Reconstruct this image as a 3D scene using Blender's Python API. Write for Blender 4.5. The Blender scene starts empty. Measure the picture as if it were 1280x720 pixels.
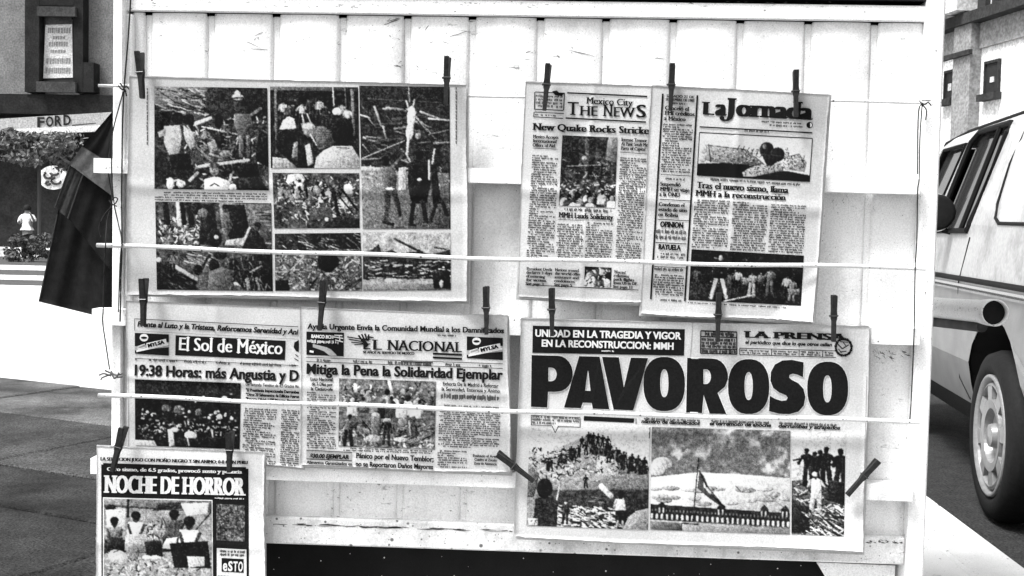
import bpy, math, random
import numpy as np
from mathutils import Vector
from mathutils.geometry import tessellate_polygon

# ------------------------------------------------------------------ camera, world, sun, exposure
SC = bpy.context.scene
COL = SC.collection
CAM_H = 1.14
F = 1500.0                        # focal length in pixels of a 1280 px wide frame
YAW, PITCH, ROLL = [math.radians(a) for a in (2.5556, -2.8809, -1.2352)]


def _rot(yaw, p, r):
    cy, sy = math.cos(yaw), math.sin(yaw)
    cx, sx = math.cos(p), math.sin(p)
    c, s = math.cos(r), math.sin(r)
    return (np.array([[cy, -sy, 0], [sy, cy, 0], [0, 0, 1]]) @ np.array([[1, 0, 0], [0, cx, -sx], [0, sx, cx]])
            @ np.array([[c, 0, s], [0, 1, 0], [-s, 0, c]]))


RM = _rot(YAW, PITCH, ROLL)
CP = np.array([0, 0, CAM_H])
cam = bpy.data.cameras.new('camera')
cam.sensor_width = 36
cam.lens = F / 1280 * 36
cam.clip_start = 0.05
cam.clip_end = 600
camo = bpy.data.objects.new('camera', cam)
COL.objects.link(camo)
_m = np.eye(4)
_m[:3, 0], _m[:3, 1], _m[:3, 2], _m[:3, 3] = RM[:, 0], RM[:, 2], -RM[:, 1], CP
from mathutils import Matrix
camo.matrix_world = Matrix(_m.tolist())
SC.camera = camo

SUN_EL, SUN_AZ = math.radians(60), math.radians(-128)      # azimuth from +Y towards +X: hazy sun high behind the camera's left shoulder
w = bpy.data.worlds.new('World')
SC.world = w
w.use_nodes = True
nt = w.node_tree
bg = nt.nodes['Background']
sky = nt.nodes.new('ShaderNodeTexSky')
sky.sky_type = 'NISHITA'
sky.sun_disc = False
sky.sun_elevation = SUN_EL
sky.sun_rotation = SUN_AZ
sky.dust_density = 4.0
bw = nt.nodes.new('ShaderNodeRGBToBW')                   # black-and-white film
nt.links.new(sky.outputs[0], bw.inputs[0])
nt.links.new(bw.outputs[0], bg.inputs[0])
bg.inputs[1].default_value = 0.10
sl = bpy.data.lights.new('sun', 'SUN')
sl.energy = 1.5
sl.angle = math.radians(16)
so = bpy.data.objects.new('sun', sl)
COL.objects.link(so)
_d = Vector((math.sin(SUN_AZ) * math.cos(SUN_EL), math.cos(SUN_AZ) * math.cos(SUN_EL), math.sin(SUN_EL)))
so.rotation_euler = _d.to_track_quat('Z', 'Y').to_euler()
so.location = (-8, -5, 12)
SC.view_settings.view_transform = 'Standard'
SC.view_settings.look = 'None'
SC.view_settings.gamma = 1
SC.view_settings.exposure = 1.84
SC.cycles.max_bounces = 6


# ------------------------------------------------------------------ geometry helpers
def ray(u, v):
    u = np.asarray(u, float); v = np.asarray(v, float)
    d = np.stack([(u - 640) / F, np.ones_like(u), -(v - 360) / F], -1)
    return d @ RM.T


class Plane:
    """a real vertical or horizontal plane of the place; p(u, v, off) = the point of it seen at photo pixel u, v"""
    def __init__(s, pt, n):
        s.pt = np.array(pt, float); s.n = np.array(n, float) / np.linalg.norm(n)

    def p(s, u, v, off=0.0):
        r = ray(u, v)
        t = ((s.pt - CP) @ s.n + off) / (r @ s.n)
        return CP + r * (t[..., None] if np.ndim(t) else t)


def YP(y):
    return Plane((0, y, 0), (0, -1, 0))


def at(u, v, y):
    return YP(y).p(u, v)


def X(u, y=2.1, v=300):
    return float(at(u, v, y)[0])


def Z(u, v, y=2.1):
    return float(at(u, v, y)[2])


WL = {}


def empty(name, loc, label, cat, group=None):
    o = bpy.data.objects.new(name, None)
    o.empty_display_size = 0.05
    COL.objects.link(o)
    o.location = [float(a) for a in loc]
    WL[o.name] = np.array(loc, float)
    return tag(o, label, cat, group)


def tag(o, label=None, cat=None, group=None, kind=None):
    if label: o['label'] = label
    if cat: o['category'] = cat
    if group: o['group'] = group
    if kind: o['kind'] = kind
    return o


def mesh(name, V, Fc, mat, parent=None, smooth=False, kind=None):
    V = np.asarray(V, float).reshape(-1, 3)
    org = WL[parent.name] if parent else np.zeros(3)
    if parent is None:
        org = np.array([(V[:, 0].min() + V[:, 0].max()) / 2, (V[:, 1].min() + V[:, 1].max()) / 2, V[:, 2].min()])
    me = bpy.data.meshes.new(name)
    me.from_pydata((V - org).tolist(), [], [tuple(int(i) for i in f) for f in Fc])
    me.materials.append(mat)
    if smooth:
        me.polygons.foreach_set('use_smooth', [True] * len(me.polygons))
    o = bpy.data.objects.new(name, me)
    COL.objects.link(o)
    if parent:
        o.parent = parent
    else:
        o.location = org.tolist()
    WL[o.name] = org
    if kind: o['kind'] = kind
    return o


class B:
    """collects shapes of ONE object"""
    def __init__(s): s.V = []; s.F = []

    def add(s, V, Fc):
        k = len(s.V)
        s.V += [tuple(map(float, v)) for v in V]
        s.F += [tuple(i + k for i in f) for f in Fc]
        return s

    def box(s, a, b):
        (x0, y0, z0), (x1, y1, z1) = a, b
        V = [(x, y, z) for z in (z0, z1) for y in (y0, y1) for x in (x0, x1)]
        return s.add(V, [(0, 2, 3, 1), (4, 5, 7, 6), (0, 1, 5, 4), (2, 6, 7, 3), (0, 4, 6, 2), (1, 3, 7, 5)])

    def bbox(s, a, b, c=0.003):
        """box with chamfered edges"""
        a = np.minimum(a, b) * 1.0; b2 = np.maximum(a, b)
        a, b = np.minimum(a, b2), np.maximum(a, b2)
        V = []; idx = {}
        for sx in (0, 1):
            for sy in (0, 1):
                for sz in (0, 1):
                    co = np.array([(a, b)[q][i] for i, q in enumerate((sx, sy, sz))])
                    sg = np.array([1 - 2 * sx, 1 - 2 * sy, 1 - 2 * sz]) * c
                    for ax in range(3):
                        v = co + sg; v[ax] = co[ax]
                        idx[(sx, sy, sz, ax)] = len(V); V.append(v)
        Fc = []
        for ax in range(3):
            o1, o2 = [i for i in range(3) if i != ax]
            for q in (0, 1):
                def k(i, j, A=None):
                    t = [0, 0, 0]; t[ax] = q; t[o1] = i; t[o2] = j
                    return idx[(*t, ax if A is None else A)]
                Fc.append((k(0, 0), k(1, 0), k(1, 1), k(0, 1)))
        for ax in range(3):       # edges along ax
            o1, o2 = [i for i in range(3) if i != ax]
            for i in (0, 1):
                for j in (0, 1):
                    t0 = [0, 0, 0]; t0[o1] = i; t0[o2] = j; t0[ax] = 0
                    t1 = list(t0); t1[ax] = 1
                    Fc.append((idx[(*t0, o1)], idx[(*t1, o1)], idx[(*t1, o2)], idx[(*t0, o2)]))
        for sx in (0, 1):
            for sy in (0, 1):
                for sz in (0, 1):
                    Fc.append(tuple(idx[(sx, sy, sz, ax)] for ax in range(3)))
        return s.add(V, Fc)

    def prism(s, poly, n, t):
        """polygon (3-D points) pushed along n by t"""
        P = [Vector(tuple(p)) for p in poly]
        k = len(P)
        off = Vector(tuple(n)) * t
        tr = tessellate_polygon([P])
        V = P + [p + off for p in P]
        Fc = [tuple(a) for a in tr] + [tuple(i + k for i in a[::-1]) for a in tr]
        Fc += [(i, (i + 1) % k, (i + 1) % k + k, i + k) for i in range(k)]
        return s.add(V, Fc)

    def tube(s, pts, r, n=8, cap=True):
        pts = [np.array(p, float) for p in pts]
        rr = r if hasattr(r, '__len__') else [r] * len(pts)
        V = []; Fc = []
        for i, p in enumerate(pts):
            d = pts[min(i + 1, len(pts) - 1)] - pts[max(i - 1, 0)]
            d /= max(np.linalg.norm(d), 1e-9)
            a = np.cross(d, (0, 0, 1) if abs(d[2]) < 0.9 else (1, 0, 0)); a /= np.linalg.norm(a)
            b = np.cross(d, a)
            for k in range(n):
                t = 2 * math.pi * k / n
                V.append(p + rr[i] * (math.cos(t) * a + math.sin(t) * b))
        for i in range(len(pts) - 1):
            for k in range(n):
                Fc.append((i * n + k, i * n + (k + 1) % n, (i + 1) * n + (k + 1) % n, (i + 1) * n + k))
        if cap:
            Fc.append(tuple(range(n))); Fc.append(tuple(range(len(V) - n, len(V)))[::-1])
        return s.add(V, Fc)

    def lathe(s, c, ax, prof, n=32):
        """prof = (distance along ax, radius)"""
        ax = np.array(ax, float); ax /= np.linalg.norm(ax)
        a = np.cross(ax, (0, 0, 1) if abs(ax[2]) < .9 else (1, 0, 0)); a /= np.linalg.norm(a); b = np.cross(a, ax)
        V = []; Fc = []
        for h, r in prof:
            for k in range(n):
                t = 2 * math.pi * k / n
                V.append(np.array(c) + ax * h + r * (math.cos(t) * a + math.sin(t) * b))
        for i in range(len(prof) - 1):
            for k in range(n):
                Fc.append((i * n + k, i * n + (k + 1) % n, (i + 1) * n + (k + 1) % n, (i + 1) * n + k))
        return s.add(V, Fc)

    def make(s, name, mat, parent=None, smooth=False, kind=None):
        return mesh(name, s.V, s.F, mat, parent, smooth, kind)


# ------------------------------------------------------------------ materials (all grey: the photograph is black and white)
FAR_MATERIALS = ('pale_worn_asphalt', 'road_paint', 'pale_stucco', 'grey_pilaster_stucco', 'dark_cornice', 'far_window_dark', 'grey_stone_wall', 'soot_dark_stone', 'weathered_dark_stone', 'pale_signboard', 'white_poster')


def mat(name, base, rough=0.6,  noise=None, specks=None, streak=None, bump=None, metal=0.0, scuff=None, grain=(420, .13), stain_or_mottle=None):
    """base grey; noise=(scale, amount); specks=(scale, threshold, value); streak=(scale, amount)"""
    if name in FAR_MATERIALS: grain = (18, .3)
    m = bpy.data.materials.new(name)
    m.use_nodes = True
    t = m.node_tree; N = t.nodes; L = t.links
    b = N['Principled BSDF']
    b.inputs['Roughness'].default_value = rough
    b.inputs['Metallic'].default_value = metal
    if rough > .7 or base < .03 and rough > .45: b.inputs['Specular IOR Level'].default_value = 0.03 if 'ink' in name else 0.12
    geo = N.new('ShaderNodeNewGeometry')
    val = N.new('ShaderNodeValue'); val.outputs[0].default_value = base
    cur = val.outputs[0]

    def noise_n(scale, detail=4, vec=None, rgh=0.6):
        n = N.new('ShaderNodeTexNoise'); n.inputs['Scale'].default_value = scale
        n.inputs['Detail'].default_value = detail; n.inputs['Roughness'].default_value = rgh
        L.new(vec or geo.outputs['Position'], n.inputs['Vector'])
        return n.outputs[0]

    def ma(op, a, c):
        n = N.new('ShaderNodeMath'); n.operation = op
        for i, q in enumerate((a, c)):
            if isinstance(q, (int, float)): n.inputs[i].default_value = q
            else: L.new(q, n.inputs[i])
        return n.outputs[0]

    def ramp(x, a, c, lo, hi):
        n = N.new('ShaderNodeMapRange'); n.inputs[1].default_value = a; n.inputs[2].default_value = c
        n.inputs[3].default_value = lo; n.inputs[4].default_value = hi
        L.new(x, n.inputs[0]); return n.outputs[0]

    if noise:
        cur = ma('MULTIPLY', cur, ramp(noise_n(noise[0]), 0.3, 0.7, 1 - noise[1], 1 + noise[1] * 0.6))
    if grain:
        cur = ma('MULTIPLY', cur, ramp(noise_n(grain[0], 1), 0.3, 0.7, 1 - grain[1], 1 + grain[1]))
    if stain_or_mottle:
        a = ramp(noise_n(stain_or_mottle[0], 7, None, .7), 0.50, 0.62, 0, 1)
        cur = ma('MULTIPLY', cur, ma('SUBTRACT', 1.0, ma('MULTIPLY', a, stain_or_mottle[1])))
    if streak:
        mp = N.new('ShaderNodeMapping'); mp.inputs['Scale'].default_value = (1, 1, 0.08)
        L.new(geo.outputs['Position'], mp.inputs['Vector'])
        cur = ma('MULTIPLY', cur, ramp(noise_n(streak[0], 6, mp.outputs[0]), 0.5, 0.75, 1.0, 1 - streak[1]))
    if scuff:
        mp = N.new('ShaderNodeMapping'); mp.inputs['Scale'].default_value = (1, 1, 3.5)
        mp.inputs['Rotation'].default_value = (0, 0.35, 0)
        L.new(geo.outputs['Position'], mp.inputs['Vector'])
        a = ramp(noise_n(scuff[0], 8, mp.outputs[0], 0.75), 0.60, 0.68, 0, 1)
        c = ramp(noise_n(4.5, 2), 0.50, 0.62, 0, 1)
        cur = ma('MULTIPLY', cur, ma('SUBTRACT', 1.0, ma('MULTIPLY', ma('MULTIPLY', a, c), scuff[1])))
    if specks:
        for sc, th in specks:
            v = N.new('ShaderNodeTexVoronoi'); v.inputs['Scale'].default_value = sc
            L.new(geo.outputs['Position'], v.inputs['Vector'])
            d = ramp(v.outputs['Distance'], th * 0.6, th, 1, 0)
            sp = N.new('ShaderNodeSeparateColor'); L.new(v.outputs['Color'], sp.inputs[0])
            d = ma('MULTIPLY', d, ramp(sp.outputs[0], 0.6, 0.75, 0, 1))
            cur = ma('MULTIPLY', cur, ma('SUBTRACT', 1.0, ma('MULTIPLY', d, 0.85)))
    cc = N.new('ShaderNodeCombineColor')
    for i in range(3): L.new(cur, cc.inputs[i])
    L.new(cc.outputs[0], b.inputs['Base Color'])
    if bump:
        bn = N.new('ShaderNodeBump'); bn.inputs['Strength'].default_value = bump[1]; bn.inputs['Distance'].default_value = bump[2]
        L.new(noise_n(bump[0], 5), bn.inputs['Height']); L.new(bn.outputs[0], b.inputs['Normal'])
    return m


M = dict(
    paint=mat('white_paint_on_sheet_metal', 0.80, 0.55, (9, 0.07), ((90, 0.10), (200, 0.13)), (30, 0.10), (14, 0.25, 0.004), scuff=(22, 0.85), stain_or_mottle=(5.5, .2)),
    paint_low=mat('stained_white_paint', 0.72, 0.6, (12, 0.16), ((70, 0.2), (38, 0.16), (160, 0.2)), (40, 0.25), (20, 0.3, 0.003), scuff=(30, 0.6), stain_or_mottle=(14, .3)),
    wood=mat('white_painted_wood', 0.82, 0.6, (20, 0.05), ((60, 0.11), (150, 0.13)), None, (60, 0.2, 0.001), scuff=(60, 0.7), stain_or_mottle=(16, .14)),
    rod=mat('chipped_white_rod', 0.62, 0.5, (60, 0.08), ((90, 0.22), (170, 0.25)), None, (150, 0.4, 0.001)),
    dark=mat('dark_hollow', 0.012, 0.9),
    voidm=mat('black_roof_and_void_shade', 0.012, 0.8, (10, 0.3)),  # black of the roof; below, stands in for the hollow's shade
    pin=mat('dark_stained_pin_wood', 0.022, 0.55, (200, 0.5), bump=(300, 0.5, 0.0006)),
    spring=mat('pin_spring_wire', 0.06, 0.35, metal=0.7),
    paper=mat('newsprint', 0.47, 0.85, (30, 0.05), ((200, 0.10),), None, (45, 0.25, 0.002)),
    paper_white=mat('bright_newsprint', 0.62, 0.85, (30, 0.04), None, None, (45, 0.2, 0.002)),
    paper_page=mat('inner_newsprint', 0.48, 0.85, (50, 0.1)),
    ink=mat('printing_ink', 0.010, 0.8, (300, 0.35)),
    inkgrey=mat('grey_printed_tone', 0.30, 0.8, (300, 0.15)),
    inklight=mat('text_ink', 0.035, 0.8, (400, 0.4)),
    bare=mat('unprinted_paper_white', 0.58, 0.85, (120, 0.08)),
    cord=mat('black_cord', 0.02, 0.9),
    twine=mat('frayed_twine', 0.10, 0.9),
    cloth=mat('black_cloth', 0.009, 0.95, (60, 0.4), ((300, 0.05),), None, (350, 0.5, 0.001)),
    cloth3=mat('pale_collar_cloth', 0.075, 0.95, (120, 0.3), bump=(350, 0.5, 0.001)),
    cloth2=mat('grey_cloth_lining', 0.032, 0.95, (120, 0.3), bump=(350, 0.5, 0.001)),
    slab=mat('worn_paving_stone', 0.026, 0.85, (5, 0.6), ((30, 0.12), (90, 0.2)), None, (90, 0.7, 0.006), scuff=(9, 0.5), grain=(130, .75), stain_or_mottle=(2.2, .35)),
    slab2=mat('shade_edge_paving_stone', 0.045, 0.85, (3, 0.6), ((30, 0.12), (90, 0.2)), None, (90, 0.7, 0.006), grain=(130, .7), stain_or_mottle=(2.2, .4)),  # first step of the shade's soft edge, put into the stone colour
    slab3=mat('pale_shade_edge_paving_stone', 0.10, 0.85, (3, 0.6), ((30, 0.12),), None, (90, 0.7, 0.006), grain=(130, .5), stain_or_mottle=(2.2, .4)),  # lightest step of the shade's edge, put into the stone colour
    chip=mat('bared_dark_metal', 0.10, 0.9, (200, .5)),
    joint=mat('dirt_joint', 0.03, 0.95),
    concrete=mat('pale_concrete', 0.50, 0.85, (6, 0.10), ((25, 0.12), (80, 0.14)), None, (60, 0.4, 0.004), scuff=(10, 0.4)),
    asphalt=mat('asphalt', 0.030, 0.9, (14, 0.35), ((60, 0.2),), None, (120, 0.9, 0.008), grain=(90, .6)),
    asphalt_far=mat('pale_worn_asphalt', 0.07, 0.9, (3, 0.2)),
    stripe=mat('road_paint', 0.6, 0.8, (8, 0.2)),
    car=mat('white_car_paint', 0.46, 0.22, (2.5, 0.12), grain=(60, .08), stain_or_mottle=(2.6, .3)),  # mottling in the colour stands for soft reflections on the bodywork
    carlow=mat('shaded_lower_car_paint', 0.16, 0.35, (8, 0.25), ((70, 0.12),)),  # flank darkened: shade and ground reflection put into its colour
    chrome=mat('chrome', 0.6, 0.15, metal=0.9),
    rubber=mat('black_rubber', 0.010, 0.7, (60, 0.3), bump=(80, 0.4, 0.003)),
    glass=mat('dark_glass', 0.03, 0.06),
    seat=mat('car_seat', 0.10, 0.8, (30, 0.3)),
    rim=mat('wheel_disc', 0.22, 0.35, (40, 0.2), metal=0.2),
    wall_r=mat('pale_stucco', 0.7, 0.9, (2.2, 0.10), None, None),
    wall_r2=mat('grey_pilaster_stucco', 0.24, 0.9, (2.5, 0.18)),
    cornice=mat('dark_cornice', 0.035, 0.9, (3, 0.4)),
    win=mat('far_window_dark', 0.02, 0.4),
    wall_l=mat('grey_stone_wall', 0.17, 0.9, (1.5, 0.3)),
    wall_ld=mat('soot_dark_stone', 0.018, 0.9, (2, 0.5)),
    wall_lm=mat('weathered_dark_stone', 0.05, 0.9, (3, 0.4)),
    sign=mat('pale_signboard', 0.33, 0.7, (4, 0.2)),
    poster=mat('white_poster', 0.55, 0.7, (6, 0.06)),
    leaf=mat('leaves', 0.09, 0.8, (9, 0.6)),
    leaf2=mat('pale_leaves', 0.16, 0.8, (9, 0.6)),
    bark=mat('bark', 0.06, 0.9),
    shirt=mat('white_shirt', 0.75, 0.8),
    skin=mat('skin', 0.16, 0.6), hair=mat('dark_hair', 0.012, 0.7), trousers=mat('dark_trousers', 0.03, 0.8),
)
mp_ = bpy.data.materials.new('printed_photograph'); mp_.use_nodes = True
_b = mp_.node_tree.nodes['Principled BSDF']; _b.inputs['Roughness'].default_value = 0.8; _b.inputs['Specular IOR Level'].default_value = 0.03
_a = mp_.node_tree.nodes.new('ShaderNodeAttribute'); _a.attribute_name = 'ink'
mp_.node_tree.links.new(_a.outputs['Color'], _b.inputs['Base Color'])
M['photo'] = mp_
rnd = random.Random(7)


# ------------------------------------------------------------------ setting: ground, road, kerbs
def ground_quad(name, x0, y0, x1, y1, z, m, **k):
    o = mesh(name, [(x0, y0, z), (x1, y0, z), (x1, y1, z), (x0, y1, z)], [(0, 1, 2, 3)], m)
    o['kind'] = 'structure'
    return o


ground_quad('road', -60, -12, 60, 90, 0.0, M['asphalt'])
ground_quad('far_road', -60, 17, 60, 33.5, 0.004, M['asphalt_far'])
sw = B(); sw.box((-25, -8, -0.05), (1.22, 17, 0.136)); sw = sw.make('sidewalk', M['concrete']); sw['kind'] = 'structure'
b = B(); kn = 24
for k in range(kn):
    y0 = -8 + k * 25 / kn; y1 = y0 + 25 / kn - 0.008
    q = B(); q.bbox((1.222, y0, -0.05), (1.42, y1, 0.142), 0.012)
    mesh('kerb_stone', q.V, q.F, M['concrete'], sw)
far = B(); far.box((-60, 34.2, -0.05), (60, 90, 0.16)); far = far.make('far_sidewalk', M['concrete']); far['kind'] = 'structure'
fk = B(); fk.box((-60, 33.6, -0.05), (60, 34.2, 0.22)); fk = fk.make('far_kerb', M['stripe']); fk['kind'] = 'structure'
for i, y in enumerate((18.3, 21.2, 25.2)):
    s_ = ground_quad('road_marking', -30, y, 8, y + (1.2, 1.7, 2.4)[i], 0.008, M['stripe'])
ground_quad('added_dark_pavement', -25, -8, 0.9, 1.2, 0.141, M['slab'])  # unseen dark paving added to cut light bouncing up at the stand
# paving stones: a joint grid turned 24 degrees, each stone a piece
ca, sa = math.cos(math.radians(-24)), math.sin(math.radians(-24))
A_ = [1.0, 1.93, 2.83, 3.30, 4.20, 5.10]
Bq = [-8.05, -6.69, -5.33, -3.97, -2.61, -1.25, 0.11]
pv = {}
for i in range(len(A_) - 1):
    for j in range(len(Bq) - 1):
        g = 0.008
        cs = []
        for (bb, aa) in ((Bq[j] + g, A_[i] + g), (Bq[j + 1] - g, A_[i] + g), (Bq[j + 1] - g, A_[i + 1] - g), (Bq[j] + g, A_[i + 1] - g)):
            # along-direction e=(cos,sin)(-24deg), normal m=(sin24,cos24)
            x = bb * ca - aa * sa; y = bb * sa + aa * ca
            cs.append((x + rnd.uniform(-.006, .006), y + rnd.uniform(-.006, .006)))
        cy = sum(c[1] for c in cs) / 4; cx = sum(c[0] for c in cs) / 4
        if cx > -0.35: continue
        mesh('paving_bed', [(x, y, 0.1405) for x, y in [(bb * ca - aa * sa, bb * sa + aa * ca) for bb, aa in ((Bq[j], A_[i]), (Bq[j + 1], A_[i]), (Bq[j + 1], A_[i + 1]), (Bq[j], A_[i + 1]))]], [(0, 1, 2, 3)], M['joint'], sw)
        top = 0.165 + rnd.uniform(-.003, .003)
        V = [(x, y, 0.137) for x, y in cs] + [(x, y, top - 0.006) for x, y in cs] + \
            [(cx + (x - cx) * .985, cy + (y - cy) * .985, top) for x, y in cs]
        Fq = [(0, 1, 5, 4), (1, 2, 6, 5), (2, 3, 7, 6), (3, 0, 4, 7), (4, 5, 9, 8), (5, 6, 10, 9), (6, 7, 11, 10), (7, 4, 8, 11), (8, 9, 10, 11)]
        mesh('paving_stone', V, Fq, M[('slab', 'slab', 'slab', 'slab2', 'slab3')[i]], sw)  # far rows paler: the shade's soft edge painted row by row

# ------------------------------------------------------------------ left background: dark building across the street
BL = 38.0
bl = empty('building', (X(60, BL), BL, 0.16), 'dark stone corner building across the street behind the left post', 'building')


def pbox(bld, y0, y1, u0, v0, u1, v1):
    um = (u0 + u1) / 2
    a = at(u0, (v0 + v1) / 2, y0); c = at(u1, (v0 + v1) / 2, y0)
    return bld.box((a[0], y0, Z(um, v1, y0)), (c[0], y1, Z(um, v0, y0)))


zt = Z(60, -330, BL)
b = B(); b.box((X(-320, BL), BL, Z(60, 118, BL)), (X(420, BL), BL + 9, zt)); b.make('wall', M['wall_l'], bl)
b = B(); b.box((X(-320, BL), BL + .2, 0.16), (X(420, BL), BL + 9, Z(60, 118, BL) - .01)); b.make('shop_front', M['wall_ld'], bl)
b = B(); pbox(b, BL - .35, BL - .004, -300, 116, 141, 140); b.make('ledge', M['wall_ld'], bl)
for du, nm in ((0, 0), (-230, 1), (190, 1)):
    b = B()
    pbox(b, BL - .45, BL - .004, 31 + du, -140, 49 + du, 115); pbox(b, BL - .45, BL - .004, 92 + du, -140, 104 + du, 115)
    pbox(b, BL - .44, BL - .005, 49 + du, -140, 92 + du, 7); b.make('pilaster', M['wall_ld'], bl)
    b = B(); pbox(b, BL - .6, BL - .454, 46 + du, 8, 94 + du, 20); lin = b.make('lintel', M['wall_lm'], bl)
    b = B(); pbox(b, BL - .12, BL - .003, 49 + du, 20, 92 + du, 103); wn = b.make('window', M['win'], bl)
    b = B(); pbox(b, BL - .6, BL - .454, 45 + du, 102, 94 + du, 115); b.make('sill', M['wall_lm'], bl)
b = B(); pbox(b, BL - .5, BL - .005, 104, 78, 117, 115); b.make('electric_box', M['wall_ld'], bl)
# poster of lettering in the window
po = empty('poster', at(72, 98, BL - .2), 'white poster of dark lettering hung in the dark upper window', 'poster')
pl = YP(BL - .22)
b = B(); b.prism([pl.p(*q) for q in ((57, 25), (90, 24), (91, 97), (54, 98))], (0, 1, 0), .05); b.make('panel', M['poster'], po)
b = B(); b.prism([pl.p(*q) for q in ((57, 22), (90, 21), (90, 30), (57, 31))], (0, -1, 0), .02); b.make('header', M['wall_lm'], po)
b = B(); r2 = random.Random(3)
for row, (x0, x1, y, h) in enumerate(((60, 86, 38, 7), (66, 80, 47, 4), (61, 85, 55, 6), (63, 81, 64, 4), (58, 86, 76, 7), (57, 87, 88, 7))):
    x = x0
    while x < x1:
        wv = r2.uniform(.9, 3.4)
        q = [(x, y - h / 2 + r2.uniform(0, 1)), (x + wv, y - h / 2), (x + wv * .8, y + h / 2), (x, y + h / 2)]
        b.prism([pl.p(*c, 0.004) for c in q], (0, -1, 0), .006)
        x += wv + .7
b.make('lettering', M['wall_r2'], po, kind='stuff')
# signboard above the shop, with its name, and the round sign
sg = empty('shop_sign', at(75, 166, BL - .5), 'pale signboard with dark capital letters above the shop front', 'sign')
ps = YP(BL - .5)
b = B(); b.prism([ps.p(*q) for q in ((-60, 152), (141, 140), (141, 163), (-60, 172))], (0, 1, 0), .3); b.make('board', M['sign'], sg)
b = B(); b.prism([ps.p(*q) for q in ((-60, 165), (141, 156), (141, 163.5), (-60, 172.5))], (0, -1, 0), .05); b.make('lower_band', M['poster'], sg)
rs = empty('round_sign', at(66, 236, BL - .3), 'white oval sign with dark emblem on the shop front below the tree', 'sign')
pr = YP(BL - .3)
el = [(66 + 18 * math.cos(t), 222 + 15 * math.sin(t)) for t in np.linspace(0, 2 * math.pi, 28, endpoint=False)]
b = B(); b.prism([pr.p(*q) for q in el], (0, 1, 0), .1); b.make('disc', M['poster'], rs)
b = B()
for cx, cy, a, bb, sp in ((60, 219, 5, 4, 4.2), (70, 226, 6, 4, 4.5), (68, 216, 5, 2.5, 3.2), (60, 229, 3, 2, 5)):
    b.tube([pr.p(cx + a * math.cos(t), cy + bb * math.sin(t), .01) for t in np.linspace(0, sp, 10)], .04, 5)
b.make('emblem', M['wall_lm'], rs)


# ------------------------------------------------------------------ leaves, tree, shrub
def leaves(name, c, rad, n, size, m, parent, seed, clumps=14):
    r = np.random.RandomState(seed)
    cc = np.array(c) + (r.rand(clumps, 3) * 2 - 1) * np.array(rad) * .75
    cs = r.uniform(.25, .5, clumps)
    k = r.randint(0, clumps, n)
    d = r.normal(size=(n, 3)); d /= np.linalg.norm(d, axis=1)[:, None]
    P = cc[k] + d * (cs[k] * r.rand(n) ** .4)[:, None] * np.array(rad)
    a = r.normal(size=(n, 3)); a /= np.linalg.norm(a, axis=1)[:, None]
    bq = np.cross(a, r.normal(size=(n, 3))); bq /= np.linalg.norm(bq, axis=1)[:, None]
    s = size * r.uniform(.5, 1.3, n)[:, None]
    V = np.stack([P - a * s, P - bq * s * .5, P + a * s, P + bq * s * .5], 1).reshape(-1, 3)
    return mesh(name, V, np.arange(4 * n).reshape(-1, 4), m, parent)


YT = 33.0
tr = empty('tree', (X(50, YT), YT, 0), 'small street tree with pale leaves in front of the shop', 'tree')
tc = at(48, 186, YT)
leaves('crown', tc, (1.25, .8, .55), 2600, .085, M['leaf2'], tr, 5, 22)
b = B()
b.tube([(X(50, YT), YT, 0.16), (X(49, YT), YT, tc[2] - .8), (tc[0], YT, tc[2])], [.07, .055, .04])
for k in range(7):
    a = k * .9; b.tube([(tc[0], YT, tc[2] - .5), tc + np.array([math.cos(a) * .9, math.sin(a) * .5, .1 + .06 * k])], [.03, .01], 5)
b.make('trunk', M['bark'], tr)
YS = 30.0
sh = empty('shrub', (X(30, YS), YS, 0), 'low shrub in front of the person in the white shirt', 'shrub')
sc_ = at(36, 308, YS)
leaves('foliage', sc_ + np.array([0, 0, -.1]), (.62, .4, .4), 1700, .06, M['leaf'], sh, 9, 14)
b = B()
for k in range(5): b.tube([(sc_[0] + .05 * k - .1, YS, 0.0), sc_ + np.array([.15 * k - .3, 0, 0])], [.02, .01], 5)
b.make('stem', M['bark'], sh)


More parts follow.
